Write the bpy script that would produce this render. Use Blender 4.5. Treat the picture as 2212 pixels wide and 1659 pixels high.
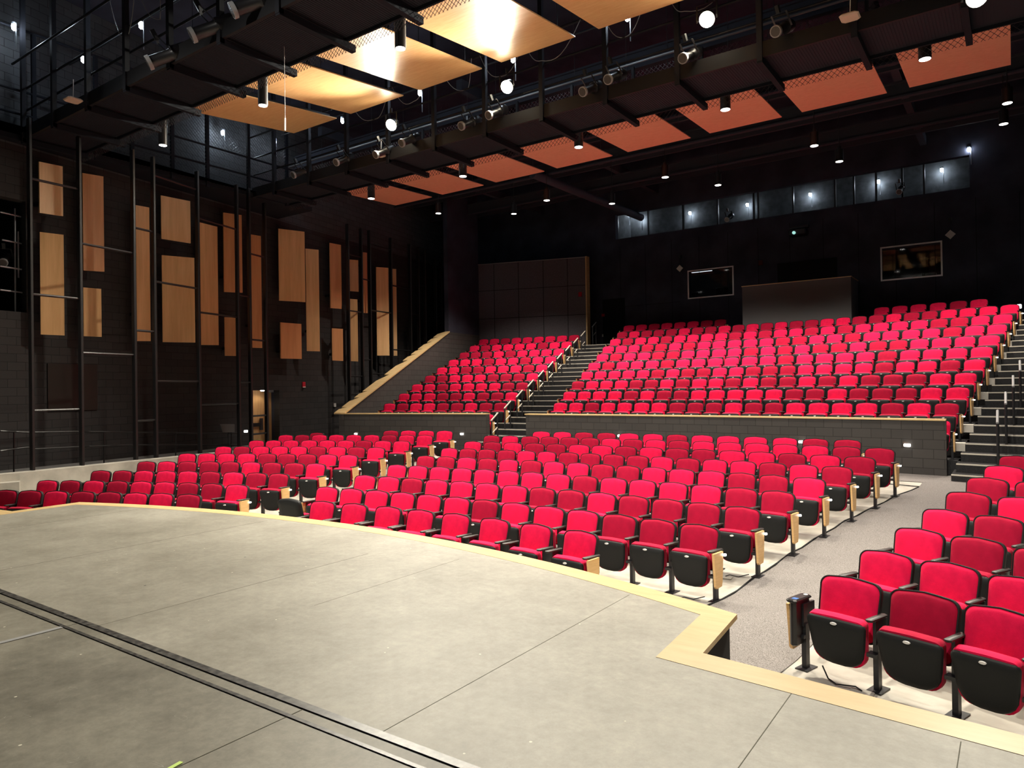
import bpy, math, random
from mathutils import Vector, Matrix
random.seed(7)
for o in list(bpy.data.objects): bpy.data.objects.remove(o)
S = bpy.context.scene
COL = S.collection
R = math.radians
# ------------------------------------------------------------------ camera
FPX, W, H = 1538.0, 2212, 1659
YAW, PIT, ROL = R(35.2), 0.0066, R(0.85)
EYE = Vector((0, 0, 1.6))
FW = Vector((-math.sin(YAW)*math.cos(PIT), math.cos(YAW)*math.cos(PIT), math.sin(PIT)))
_r = Vector((math.cos(YAW), math.sin(YAW), 0)); _u = _r.cross(FW)
RT = _r*math.cos(ROL) - _u*math.sin(ROL); UP = _u*math.cos(ROL) + _r*math.sin(ROL)
cam = bpy.data.cameras.new('camera'); cam.sensor_width = 36; cam.lens = 36*FPX/W; cam.clip_start = .05; cam.clip_end = 200
co = bpy.data.objects.new('camera', cam); COL.objects.link(co)
M = Matrix((RT, UP, -FW)).transposed().to_4x4(); M.translation = EYE; co.matrix_world = M
S.camera = co
# ------------------------------------------------------------------ view + world
S.view_settings.view_transform = 'Standard'; S.view_settings.look = 'None'
S.view_settings.gamma = 1; S.view_settings.use_curve_mapping = False
S.view_settings.exposure = 0.42
wd = bpy.data.worlds.new('world'); S.world = wd; wd.use_nodes = True
wd.node_tree.nodes['Background'].inputs[0].default_value = (.5, .6, 1, 1)
wd.node_tree.nodes['Background'].inputs[1].default_value = .012
K = dict(flood=1.0)
def lamp(kind, loc, energy, color=(1, .93, .8), size=.1, aim=None, spot=90, blend=.6, parent=None, name='lamp_light'):
    l = bpy.data.lights.new(name, kind); l.energy = energy; l.color = color
    if kind == 'SPOT': l.spot_size = R(spot); l.spot_blend = blend; l.shadow_soft_size = size
    elif kind == 'AREA': l.size = size
    else: l.shadow_soft_size = size
    o = bpy.data.objects.new(name, l); COL.objects.link(o); o.location = loc
    if aim is not None: o.rotation_euler = (Vector(aim)-Vector(loc)).to_track_quat('-Z', 'Y').to_euler()
    return o
# ------------------------------------------------------------------ rays
def ray(px, py): return FW + RT*((px-W/2)/FPX) - UP*((py-H/2)/FPX)
def at(px, py, X=None, Y=None, z=None):
    v = ray(px, py)
    s = (X/v.x) if X is not None else (Y/v.y) if Y is not None else ((z-1.6)/v.z)
    return EYE + v*s
# ------------------------------------------------------------------ materials
def mat(name, col, rough=.6, spec=.3, metal=0, noise=None, bump=None, emis=None, es=1, sheen=0, n2=None):
    """noise=(scale,amount) lightness variation; bump=(scale,strength)"""
    m = bpy.data.materials.new(name); m.use_nodes = True; nt = m.node_tree; b = nt.nodes['Principled BSDF']
    b.inputs['Base Color'].default_value = (*col, 1); b.inputs['Roughness'].default_value = rough
    b.inputs['Specular IOR Level'].default_value = spec; b.inputs['Metallic'].default_value = metal
    if sheen: b.inputs['Sheen Weight'].default_value = sheen; b.inputs['Sheen Roughness'].default_value = .4; b.inputs['Sheen Tint'].default_value = (1, .35, .4, 1)
    if emis: b.inputs['Emission Color'].default_value = (*emis, 1); b.inputs['Emission Strength'].default_value = es
    if noise or bump:
        tc = nt.nodes.new('ShaderNodeTexCoord')
    if noise:
        n = nt.nodes.new('ShaderNodeTexNoise'); n.inputs['Scale'].default_value = noise[0]; n.inputs['Detail'].default_value = 4
        nt.links.new(tc.outputs['Object'], n.inputs['Vector'])
        r = nt.nodes.new('ShaderNodeMapRange'); r.inputs[1].default_value = .3; r.inputs[2].default_value = .7
        r.inputs[3].default_value = 1-noise[1]; r.inputs[4].default_value = 1+noise[1]
        nt.links.new(n.outputs[0], r.inputs[0])
        mx = nt.nodes.new('ShaderNodeMix'); mx.data_type = 'RGBA'; mx.blend_type = 'MULTIPLY'; mx.inputs[0].default_value = 1
        mx.inputs[6].default_value = (*col, 1); nt.links.new(r.outputs[0], mx.inputs[7]); nt.links.new(mx.outputs[2], b.inputs['Base Color'])
    if bump:
        n = nt.nodes.new('ShaderNodeTexNoise'); n.inputs['Scale'].default_value = bump[0]; n.inputs['Detail'].default_value = 3
        nt.links.new(tc.outputs['Object'], n.inputs['Vector'])
        bp = nt.nodes.new('ShaderNodeBump'); bp.inputs['Strength'].default_value = bump[1]; bp.inputs['Distance'].default_value = .01
        nt.links.new(n.outputs[0], bp.inputs['Height']); nt.links.new(bp.outputs[0], b.inputs['Normal'])
    return m
def wood(name, c1, c2, scale, stretch, rough=.4, coat=0):
    m = bpy.data.materials.new(name); m.use_nodes = True; nt = m.node_tree; b = nt.nodes['Principled BSDF']
    b.inputs['Roughness'].default_value = rough; b.inputs['Coat Weight'].default_value = coat; b.inputs['Coat Roughness'].default_value = .25
    tc = nt.nodes.new('ShaderNodeTexCoord'); mp = nt.nodes.new('ShaderNodeMapping'); mp.inputs['Scale'].default_value = stretch
    n = nt.nodes.new('ShaderNodeTexNoise'); n.inputs['Scale'].default_value = scale; n.inputs['Detail'].default_value = 8; n.inputs['Roughness'].default_value = .6
    cr = nt.nodes.new('ShaderNodeValToRGB'); cr.color_ramp.elements[0].color = (*c1, 1); cr.color_ramp.elements[1].color = (*c2, 1)
    cr.color_ramp.elements[0].position = .3; cr.color_ramp.elements[1].position = .7
    nt.links.new(tc.outputs['Object'], mp.inputs[0]); nt.links.new(mp.outputs[0], n.inputs['Vector']); nt.links.new(n.outputs[0], cr.inputs[0]); nt.links.new(cr.outputs[0], b.inputs['Base Color'])
    return m
def block(name, c1, c2, mortar, rot=0, bw=.4, bh=.2, axis='x', rough=.85):
    """painted concrete block; axis gives the horizontal world axis the courses run along"""
    m = bpy.data.materials.new(name); m.use_nodes = True; nt = m.node_tree; b = nt.nodes['Principled BSDF']
    b.inputs['Roughness'].default_value = rough; b.inputs['Specular IOR Level'].default_value = .25
    g = nt.nodes.new('ShaderNodeNewGeometry'); sp = nt.nodes.new('ShaderNodeSeparateXYZ'); cb = nt.nodes.new('ShaderNodeCombineXYZ')
    nt.links.new(g.outputs['Position'], sp.inputs[0]); nt.links.new(sp.outputs['X' if axis == 'x' else 'Y'], cb.inputs[0]); nt.links.new(sp.outputs['Z'], cb.inputs[1])
    br = nt.nodes.new('ShaderNodeTexBrick'); br.inputs['Scale'].default_value = 1; br.inputs['Brick Width'].default_value = bw; br.inputs['Row Height'].default_value = bh
    br.inputs['Mortar Size'].default_value = .006; br.inputs['Mortar Smooth'].default_value = .3
    br.inputs['Color1'].default_value = (*c1, 1); br.inputs['Color2'].default_value = (*c2, 1); br.inputs['Mortar'].default_value = (*mortar, 1)
    nt.links.new(cb.outputs[0], br.inputs['Vector']); nt.links.new(br.outputs['Color'], b.inputs['Base Color'])
    bp = nt.nodes.new('ShaderNodeBump'); bp.inputs['Strength'].default_value = .6; bp.inputs['Distance'].default_value = .01; bp.invert = True
    nt.links.new(br.outputs['Fac'], bp.inputs['Height']); nt.links.new(bp.outputs[0], b.inputs['Normal'])
    return m
def speck(name, base, spots, rough=.9, scale=60):
    m = bpy.data.materials.new(name); m.use_nodes = True; nt = m.node_tree; b = nt.nodes['Principled BSDF']
    b.inputs['Roughness'].default_value = rough; b.inputs['Specular IOR Level'].default_value = .1
    tc = nt.nodes.new('ShaderNodeTexCoord'); v = nt.nodes.new('ShaderNodeTexNoise'); v.inputs['Scale'].default_value = scale; v.inputs['Detail'].default_value = 2
    cr = nt.nodes.new('ShaderNodeValToRGB'); cr.color_ramp.elements[0].position = .38; cr.color_ramp.elements[1].position = .62
    cr.color_ramp.elements[0].color = (*base, 1); cr.color_ramp.elements[1].color = (*spots, 1)
    nt.links.new(tc.outputs['Object'], v.inputs['Vector']); nt.links.new(v.outputs[0], cr.inputs[0]); nt.links.new(cr.outputs[0], b.inputs['Base Color'])
    return m
def stage_paint(name, base, worn, spec_amt=1.0):
    m = bpy.data.materials.new(name); m.use_nodes = True; nt = m.node_tree; b = nt.nodes['Principled BSDF']; L = nt.links.new
    b.inputs['Roughness'].default_value = .5; b.inputs['Specular IOR Level'].default_value = .35
    tc = nt.nodes.new('ShaderNodeTexCoord')
    n1 = nt.nodes.new('ShaderNodeTexNoise'); n1.inputs['Scale'].default_value = .9; n1.inputs['Detail'].default_value = 12; n1.inputs['Roughness'].default_value = .72
    cr = nt.nodes.new('ShaderNodeValToRGB'); cr.color_ramp.elements[0].position = .36; cr.color_ramp.elements[1].position = .64
    cr.color_ramp.elements[0].color = (*base, 1); cr.color_ramp.elements[1].color = (*worn, 1)
    L(tc.outputs['Object'], n1.inputs['Vector']); L(n1.outputs[0], cr.inputs[0])
    # small pale chips
    v = nt.nodes.new('ShaderNodeTexVoronoi'); v.inputs['Scale'].default_value = 4.6; v.inputs['Randomness'].default_value = 1
    lt = nt.nodes.new('ShaderNodeMath'); lt.operation = 'LESS_THAN'; lt.inputs[1].default_value = .035
    mx = nt.nodes.new('ShaderNodeMix'); mx.data_type = 'RGBA'; mx.inputs[7].default_value = (.6, .57, .47, 1)
    L(tc.outputs['Object'], v.inputs['Vector']); L(v.outputs['Distance'], lt.inputs[0]); L(lt.outputs[0], mx.inputs[0]); L(cr.outputs[0], mx.inputs[6])
    v2 = nt.nodes.new('ShaderNodeTexVoronoi'); v2.inputs['Scale'].default_value = 1.9; mp = nt.nodes.new('ShaderNodeMapping'); mp.inputs['Location'].default_value = (3.3, 7.7, 0)
    lt2 = nt.nodes.new('ShaderNodeMath'); lt2.operation = 'LESS_THAN'; lt2.inputs[1].default_value = .02
    mx2 = nt.nodes.new('ShaderNodeMix'); mx2.data_type = 'RGBA'; mx2.inputs[7].default_value = (.05, .05, .05, 1)
    L(tc.outputs['Object'], mp.inputs[0]); L(mp.outputs[0], v2.inputs['Vector']); L(v2.outputs['Distance'], lt2.inputs[0]); L(lt2.outputs[0], mx2.inputs[0]); L(mx.outputs[2], mx2.inputs[6])
    # hair scratches
    ns = nt.nodes.new('ShaderNodeTexNoise'); ns.inputs['Scale'].default_value = 2.2; ns.inputs['Detail'].default_value = 2; ns.inputs['Distortion'].default_value = 2.5
    pr = nt.nodes.new('ShaderNodeMath'); pr.operation = 'COMPARE'; pr.inputs[1].default_value = .62; pr.inputs[2].default_value = .0012
    mx3 = nt.nodes.new('ShaderNodeMix'); mx3.data_type = 'RGBA'; mx3.inputs[7].default_value = (.26, .25, .21, 1)
    L(tc.outputs['Object'], ns.inputs['Vector']); L(ns.outputs[0], pr.inputs[0]); L(pr.outputs[0], mx3.inputs[0]); L(mx2.outputs[2], mx3.inputs[6])
    ng = nt.nodes.new('ShaderNodeTexNoise'); ng.inputs['Scale'].default_value = 14; ng.inputs['Detail'].default_value = 8; ng.inputs['Roughness'].default_value = .8
    rg = nt.nodes.new('ShaderNodeMapRange'); rg.inputs[1].default_value = .3; rg.inputs[2].default_value = .7; rg.inputs[3].default_value = .80; rg.inputs[4].default_value = 1.18
    mg = nt.nodes.new('ShaderNodeMix'); mg.data_type = 'RGBA'; mg.blend_type = 'MULTIPLY'; mg.inputs[0].default_value = 1
    L(tc.outputs['Object'], ng.inputs['Vector']); L(ng.outputs[0], rg.inputs[0]); L(mx3.outputs[2], mg.inputs[6]); L(rg.outputs[0], mg.inputs[7]); L(mg.outputs[2], b.inputs['Base Color'])
    return m
MT = {}
MT['red'] = mat('red_fabric', (.73, .009, .066), .85, .1, noise=(14, .1), bump=(220, .15), sheen=.25)
MT['red2'] = mat('red_fabric_brushed_down', (.38, .006, .034), .85, .1, noise=(14, .1), bump=(220, .15), sheen=.2)
MT['shell'] = mat('black_plastic', (.013, .0135, .013), .6, .25, bump=(90, .1))
MT['rim'] = mat('dark_brown_trim', (.035, .024, .018), .5, .4)
MT['arm'] = mat('black_armrest', (.022, .02, .018), .5, .4)
MT['rig'] = mat('rigging_black', (.016, .018, .024), .75, .12)
MT['steel'] = mat('black_steel', (.012, .012, .014), .4, .5)
MT['maple'] = wood('maple', (.62, .36, .13), (.78, .5, .22), 3, (1, 1, 14), .4)
MT['mapletrim'] = wood('maple_edge', (.58, .40, .18), (.70, .51, .26), 2.5, (1, 6, 6), .35)
MT['panel'] = wood('panel_veneer', (.62, .36, .15), (.80, .50, .24), 1.6, (5, 5, .35), .45)
MT['panel2'] = wood('panel_veneer_red', (.52, .24, .09), (.66, .33, .14), 1.6, (5, 5, .35), .45)
MT['reflf'] = wood('reflector_veneer_front', (.78, .42, .17), (.88, .55, .25), 2.5, (1.2, 9, 1), .42, .15)
MT['reflr'] = wood('reflector_veneer_rear', (.80, .36, .22), (.88, .43, .27), 8, (1, 2, 1), .7)
MT['blackwall'] = mat('black_wall_paint_hazed', (.048, .050, .070), .95, .08, noise=(1.2, .25))  # black paint lifted towards blue: the haze is put into the colour
MT['panelwall'] = mat('charcoal_wall_panel', (.125, .112, .125), .95, .05, noise=(30, .15))
MT['conc'] = mat('concrete', (.44, .415, .36), .85, .2, noise=(2.5, .22), bump=(30, .1))
MT['carpet'] = speck('grey_carpet', (.12, .108, .10), (.27, .25, .235), scale=120)
MT['stair'] = speck('dark_stair_carpet', (.018, .018, .019), (.035, .034, .034), scale=90)
MT['nosing'] = mat('pale_nosing', (.5, .46, .38), .6, .3)
MT['stage'] = stage_paint('stage_paint_grey', (.20, .186, .15), (.315, .298, .25))
MT['stage2'] = stage_paint('stage_paint_dark', (.11, .102, .08), (.24, .225, .182))
MT['seam'] = mat('dark_joint', (.12, .115, .09), .8, .1)
MT['track'] = mat('scuffed_black_track', (.05, .048, .044), .38, .5, noise=(26, 1.0))
MT['white'] = mat('white_plastic', (.75, .72, .68), .5, .4)
MT['tan'] = mat('tan_plastic', (.65, .48, .36), .5, .4)
MT['redbox'] = mat('red_plastic', (.5, .01, .03), .5, .4)
MT['alu'] = mat('aluminium', (.45, .47, .5), .35, .5, metal=.8)
MT['galv'] = mat('grey_metal', (.28, .28, .28), .5, .4)
MT['black'] = mat('flat_black', (.006, .006, .007), .7, .2)
MT['tube'] = mat('black_tube_gloss', (.014, .013, .013), .35, .5)
MT['wire'] = mat('black_wire', (.03, .03, .033), .4, .6)
MT['glass'] = mat('booth_glass', (.02, .02, .022), .08, .6)
MT['frame'] = mat('grey_window_frame', (.85, .84, .86), .5, .4)
MT['blockd'] = block('dark_painted_block', (.048, .044, .040), (.058, .053, .048), (.026, .024, .022))
MT['blockdy'] = block('dark_painted_block_side', (.06, .054, .05), (.07, .063, .058), (.03, .027, .025), axis='y')
MT['blockb'] = block('black_block_side', (.030, .028, .028), (.038, .035, .035), (.015, .014, .014), axis='y')
MT['blocklit'] = block('upper_block_lit_tone', (.06, .064, .07), (.075, .08, .085), (.02, .02, .024), axis='y')  # paler bluish block: cool light on the upper masonry is put into the colour
MT['coolglow'] = mat('cool_lamp_glow', (1, 1, 1), emis=(.8, .9, 1), es=60)
MT['warmglow'] = mat('warm_lamp_glow', (1, 1, 1), emis=(1, .9, .68), es=90)
MT['downglow'] = mat('downlight_glow', (1, 1, 1), emis=(1, .95, .85), es=9)
MT['steplight'] = mat('step_light_glow', (1, 1, 1), emis=(1, .97, .92), es=5)
MT['smoke'] = mat('grey_studwall', (.07, .075, .08), .8, .2, noise=(4, .3))
# ------------------------------------------------------------------ mesh helpers
class MB:
    def __init__(s): s.v = []; s.f = []; s.m = []
    def add(s, vs, fs, mi=0):
        n = len(s.v); s.v += [tuple(v) for v in vs]; s.f += [tuple(i+n for i in f) for f in fs]; s.m += [mi]*len(fs)
    def box(s, a, b, mi=0, mtx=None):
        x0, y0, z0 = a; x1, y1, z1 = b
        vs = [Vector(p) for p in ((x0, y0, z0), (x1, y0, z0), (x1, y1, z0), (x0, y1, z0), (x0, y0, z1), (x1, y0, z1), (x1, y1, z1), (x0, y1, z1))]
        if mtx: vs = [mtx @ v for v in vs]
        s.add(vs, [(3, 2, 1, 0), (4, 5, 6, 7), (0, 1, 5, 4), (1, 2, 6, 5), (2, 3, 7, 6), (3, 0, 4, 7)], mi)
    def bevbox(s, a, b, r, mi=0, mtx=None):
        """box with chamfered vertical (z) and top edges"""
        x0, y0, z0 = a; x1, y1, z1 = b
        def loop(i, z): return [Vector(p) for p in ((x0+r+i, y0+i, z), (x1-r-i, y0+i, z), (x1-i, y0+r+i, z), (x1-i, y1-r-i, z), (x1-r-i, y1-i, z), (x0+r+i, y1-i, z), (x0+i, y1-r-i, z), (x0+i, y0+r+i, z))]
        q = r*.5; ls = [loop(q, z0), loop(0, z0+q), loop(0, z1-q), loop(q, z1)]
        s.loft(ls, mi, mtx)
    def loft(s, loops, mi=0, mtx=None, caps=True):
        n = len(loops[0]); vs = [v for l in loops for v in l]
        if mtx: vs = [mtx @ Vector(v) for v in vs]
        fs = []
        for k in range(len(loops)-1):
            for i in range(n):
                j = (i+1) % n; fs.append((k*n+i, k*n+j, (k+1)*n+j, (k+1)*n+i))
        if caps: fs += [tuple(range(n-1, -1, -1)), tuple((len(loops)-1)*n+i for i in range(n))]
        s.add(vs, fs, mi)
    def tube(s, pts, r, n=8, mi=0, caps=True):
        pts = [Vector(p) for p in pts]; loops = []
        for i, p in enumerate(pts):
            d = (pts[min(i+1, len(pts)-1)]-pts[max(i-1, 0)]).normalized()
            a = d.orthogonal().normalized() if i == 0 else (a - d*a.dot(d)).normalized()
            b = d.cross(a); rr = r[i] if isinstance(r, (list, tuple)) else r
            loops.append([p+(a*math.cos(t)+b*math.sin(t))*rr for t in [2*math.pi*k/n for k in range(n)]])
        s.loft(loops, mi, caps=caps)
    def bar(s, p, q, w, h, mi=0):
        """rectangular bar from p to q, w across (horizontal), h vertical-ish"""
        p = Vector(p); q = Vector(q); d = (q-p).normalized(); up = Vector((0, 0, 1)) if abs(d.z) < .9 else Vector((0, 1, 0))
        a = d.cross(up).normalized(); b = a.cross(d)
        s.loft([[c+a*x*w/2+b*y*h/2 for x, y in ((-1, -1), (1, -1), (1, 1), (-1, 1))] for c in (p, q)], mi)
    def prism(s, poly, z0, z1, mi=0):
        """poly: list of (x,y); z0/z1 numbers"""
        a = sum(poly[i][0]*poly[(i+1) % len(poly)][1]-poly[(i+1) % len(poly)][0]*poly[i][1] for i in range(len(poly)))
        if a < 0: poly = poly[::-1]
        s.loft([[Vector((x, y, z0)) for x, y in poly], [Vector((x, y, z1)) for x, y in poly]], mi)
    def quadslab(s, c, th, mi=0):
        """four corners (in order) thickened by vector th"""
        c = [Vector(p) for p in c]; th = Vector(th)
        s.loft([c, [p+th for p in c]], mi)
    def mesh(s, name, mats, smooth=None):
        me = bpy.data.meshes.new(name); me.from_pydata(s.v, [], s.f)
        for m in (mats if isinstance(mats, (list, tuple)) else [mats]): me.materials.append(MT[m] if isinstance(m, str) else m)
        for p, i in zip(me.polygons, s.m): p.material_index = i
        if smooth: 
            me.polygons.foreach_set('use_smooth', [True]*len(me.polygons)); me.set_sharp_from_angle(angle=R(smooth))
        me.update(); return me
    def build(s, name, mats, parent=None, smooth=None, loc=None, **kw):
        me = s.mesh(name, mats, smooth); o = link(name, me, parent)
        if loc is not None: o.location = loc
        if kw: tag(o, **kw)
        return o
def link(name, me, parent=None):
    o = bpy.data.objects.new(name, me); COL.objects.link(o)
    if parent is not None: o.parent = parent
    return o
def tag(o, label=None, cat=None, group=None, kind=None):
    if label: o['label'] = label
    if cat: o['category'] = cat
    if group: o['group'] = group
    if kind: o['kind'] = kind
    return o
def thing(name, loc, label, cat, group=None, rz=0):
    o = bpy.data.objects.new(name, None); COL.objects.link(o); o.empty_display_size = .1
    o.location = loc; o.rotation_euler = (0, 0, rz); tag(o, label, cat, group); return o
def copy_tree(o, parent=None):
    c = o.copy(); COL.objects.link(c)
    if parent is not None: c.parent = parent
    for ch in o.children: copy_tree(ch, c)
    return c
ORD = ['first', 'second', 'third', 'fourth', 'fifth', 'sixth', 'seventh', 'eighth', 'ninth', 'tenth', 'eleventh', 'twelfth', 'thirteenth', 'fourteenth', 'fifteenth', 'sixteenth', 'seventeenth', 'eighteenth', 'nineteenth', 'twentieth', 'twenty-first', 'twenty-second', 'twenty-third', 'twenty-fourth', 'twenty-fifth', 'twenty-sixth']
ROWS={
('C',1):(-6.57,8.615,0.0418,-0.914,[-3.34,-2.79,-2.23,-1.67,-1.12,-0.56,-0.01,0.56,1.15,1.72,2.3,2.87,3.45]),
('C',2):(-6.57,9.642,0.0381,-0.826,[-3.48,-2.92,-2.38,-1.83,-1.28,-0.74,-0.18,0.36,0.9,1.45,2.0,2.55,3.1,3.65]),
('C',3):(-6.57,10.669,0.0345,-0.733,[-3.65,-3.13,-2.6,-2.08,-1.56,-1.03,-0.51,0.03,0.57,1.12,1.65,2.19,2.74,3.29,3.83]),
('C',4):(-6.57,11.695,0.0317,-0.645,[-3.8,-3.28,-2.75,-2.23,-1.73,-1.2,-0.69,-0.16,0.36,0.88,1.39,1.91,2.44,2.96,3.48,4.02]),
('C',5):(-6.57,12.721,0.0294,-0.563,[-4.0,-3.5,-3.0,-2.49,-1.99,-1.49,-0.97,-0.46,0.06,0.58,1.09,1.61,2.13,2.65,3.17,3.69,4.22]),
('C',6):(-6.57,13.747,0.0278,-0.486,[-4.13,-3.58,-3.02,-2.44,-1.88,-1.3,-0.74,-0.18,0.4,0.97,1.53,2.11,2.68,3.24,3.82,4.39]),
('C',7):(-6.57,14.773,0.0265,-0.408,[-4.32,-3.78,-3.22,-2.67,-2.13,-1.59,-1.05,-0.5,0.05,0.6,1.15,1.72,2.29,2.85,3.42,3.99,4.56]),
('C',8):(-6.57,15.799,0.026,-0.35,[-3.53,-2.92,-2.31,-1.69,-1.09,-0.47,0.13,0.74,1.34,1.95,2.58,3.2,3.82]),
('L',1):(-7.52,8.248,0.0558,-0.914,[-8.52,-8.01,-7.48,-6.94,-6.39,-5.85,-5.3,-4.74,-4.16]),
('L',2):(-7.52,9.297,0.0548,-0.826,[-8.6,-8.09,-7.58,-7.05,-6.52,-5.98,-5.42,-4.86,-4.32]),
('L',3):(-7.52,10.346,0.0538,-0.733,[-8.72,-8.22,-7.7,-7.15,-6.63,-6.1,-5.57,-5.01,-4.47]),
('L',4):(-7.52,11.394,0.0525,-0.645,[-8.85,-8.34,-7.83,-7.3,-6.76,-6.24,-5.7,-5.16,-4.62]),
('L',5):(-7.52,12.443,0.0511,-0.563,[-8.99,-8.49,-7.97,-7.45,-6.93,-6.41,-5.87,-5.34,-4.81]),
('L',6):(-7.52,13.492,0.0496,-0.486,[-9.12,-8.64,-8.14,-7.62,-7.1,-6.57,-6.05,-5.51,-4.98]),
('L',7):(-7.52,14.541,0.0483,-0.408,[-9.27,-8.78,-8.27,-7.76,-7.24,-6.71,-6.19,-5.67,-5.14]),
('L',8):(-7.52,15.59,0.0474,-0.35,[-6.98,-6.44,-5.89,-5.33]),
('R',1):(-6.05,7.39,0.0537,-0.914,[4.93,5.52,6.05]),
('R',2):(-6.05,8.333,0.0591,-0.826,[5.12,5.67]),
('R',3):(-6.05,9.277,0.0612,-0.733,[5.33,5.87]),
('R',4):(-6.05,10.222,0.0617,-0.645,[5.51,6.04]),
('UC',1):(-9.59,19.425,0.01998,0.308,[-2.18,-1.62,-1.06,-0.51,0.04,0.6,1.15,1.72,2.26,2.8,3.36,3.91,4.45,5.01,5.58,6.14,6.7,7.27,7.83,8.39]),
('UC',2):(-9.59,20.358,0.02018,0.654,[-2.38,-1.84,-1.3,-0.75,-0.19,0.36,0.91,1.46,2.01,2.56,3.11,3.66,4.2,4.75,5.29,5.85,6.38,6.93,7.47,8.01,8.56]),
('UC',3):(-9.59,21.291,0.02038,0.998,[-2.59,-2.05,-1.52,-0.98,-0.45,0.08,0.61,1.14,1.68,2.21,2.74,3.27,3.8,4.34,4.88,5.42,5.97,6.52,7.06,7.6,8.14,8.68]),
('UC',4):(-9.59,22.223,0.02058,1.343,[-2.74,-2.22,-1.69,-1.16,-0.63,-0.1,0.43,0.95,1.48,2.01,2.54,3.07,3.59,4.11,4.63,5.15,5.68,6.21,6.73,7.25,7.77,8.3,8.84]),
('UC',5):(-9.59,23.156,0.02078,1.687,[-2.95,-2.39,-1.83,-1.28,-0.71,-0.15,0.41,0.96,1.54,2.09,2.68,3.26,3.82,4.39,4.97,5.54,6.11,6.69,7.27,7.83,8.4,8.97]),
('UC',6):(-9.59,24.089,0.02098,2.03,[-3.1,-2.55,-2.0,-1.43,-0.88,-0.32,0.23,0.78,1.35,1.89,2.45,3.01,3.56,4.1,4.66,5.21,5.76,6.32,6.87,7.42,7.98,8.55,9.12]),
('UC',7):(-9.59,25.021,0.02118,2.373,[-3.33,-2.78,-2.26,-1.71,-1.17,-0.62,-0.08,0.48,1.03,1.59,2.15,2.7,3.25,3.8,4.35,4.9,5.45,6.01,6.55,7.11,7.65,8.2,8.75,9.29]),
('UC',8):(-9.59,25.954,0.02138,2.715,[-3.48,-2.95,-2.41,-1.88,-1.35,-0.81,-0.29,0.26,0.79,1.32,1.86,2.4,2.93,3.46,3.98,4.51,5.06,5.61,6.15,6.7,7.25,7.79,8.33,8.87,9.42]),
('UC',9):(-9.59,26.886,0.02158,3.057,[-3.63,-3.1,-2.57,-2.05,-1.52,-0.99,-0.45,0.07,0.61,1.14,1.67,2.2,2.71,3.25,3.78,4.3,4.83,5.35,5.88,6.41,6.94,7.46,7.99,8.51,9.05,9.59]),
('UC',10):(-9.59,27.819,0.02178,3.399,[-3.77,-3.21,-2.65,-2.1,-1.54,-0.99,-0.42,0.13]),
('UL',1):(-6.56,19.932,0.02045,0.308,[-11.98,-11.44,-10.89,-10.35,-9.81,-9.25,-8.7,-8.13,-7.57]),
('UL',2):(-6.56,20.865,0.02005,0.654,[-12.14,-11.62,-11.06,-10.52,-9.98,-9.44,-8.88,-8.32,-7.76]),
('UL',3):(-6.56,21.797,0.01965,0.998,[-12.32,-11.78,-11.23,-10.68,-10.13,-9.59,-9.04,-8.49,-7.94]),
('UL',4):(-6.56,22.73,0.01924,1.343,[-12.48,-11.94,-11.39,-10.84,-10.29,-9.74,-9.19,-8.65,-8.1]),
('UL',5):(-6.56,23.663,0.01884,1.687,[-12.65,-12.11,-11.56,-11.01,-10.47,-9.92,-9.37,-8.83,-8.28]),
('UL',6):(-6.56,24.595,0.01843,2.03,[-12.81,-12.27,-11.73,-11.18,-10.63,-10.09,-9.54,-9.0,-8.45]),
('UL',7):(-6.56,25.528,0.01803,2.373,[-12.97,-12.43,-11.89,-11.35,-10.8,-10.26,-9.71,-9.17,-8.63]),
('UL',8):(-6.56,26.461,0.01763,2.715,[-13.14,-12.6,-12.06,-11.51,-10.97,-10.43,-9.88,-9.34,-8.8]),
('UL',9):(-6.56,27.393,0.01722,3.057,[-13.33,-12.79,-12.25,-11.71,-11.17,-10.63,-10.08,-9.53,-8.97]),
}
def wpart(mb, name, mats, parent, smooth=None):
    o = mb.build(name, mats, parent, smooth); o.location = -parent.location; return o
# ------------------------------------------------------------------ theatre seats
def outline(wt, wb, h, rt, rb, arch, n=5):
    """rounded trapezoid in (x,z), bottom z=0, top z=h with arched top edge; counter-clockwise"""
    pts = []
    def corner(cx, cz, r, a0, a1):
        for i in range(n+1):
            a = R(a0+(a1-a0)*i/n); pts.append((cx+r*math.cos(a), cz+r*math.sin(a)))
    corner(wb/2-rb, rb, rb, -90, 0); corner(wt/2-rt, h-arch-rt, rt, 0, 80)
    for u in (.5, 0, -.5): pts.append((u*(wt/2-rt)*1.1, h-arch*abs(u)*.9))
    corner(-wt/2+rt, h-arch-rt, rt, 100, 180); corner(-wb/2+rb, rb, rb, 180, 270)
    return pts
def pad(mb, pts, rings, mtx, mi=0):
    xs = [p[0] for p in pts]; zs = [p[1] for p in pts]; hw = (max(xs)-min(xs))/2; cz = (max(zs)+min(zs))/2; hh = (max(zs)-min(zs))/2
    loops = [[Vector((x*(1-i/hw), y, cz+(z-cz)*(1-i/hh))) for x, z in pts] for i, y in rings]
    mb.loft(loops, mi, mtx)
def tiltm(y, z, deg): return Matrix.Translation((0, y, z)) @ Matrix.Rotation(R(deg), 4, 'X')
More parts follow.
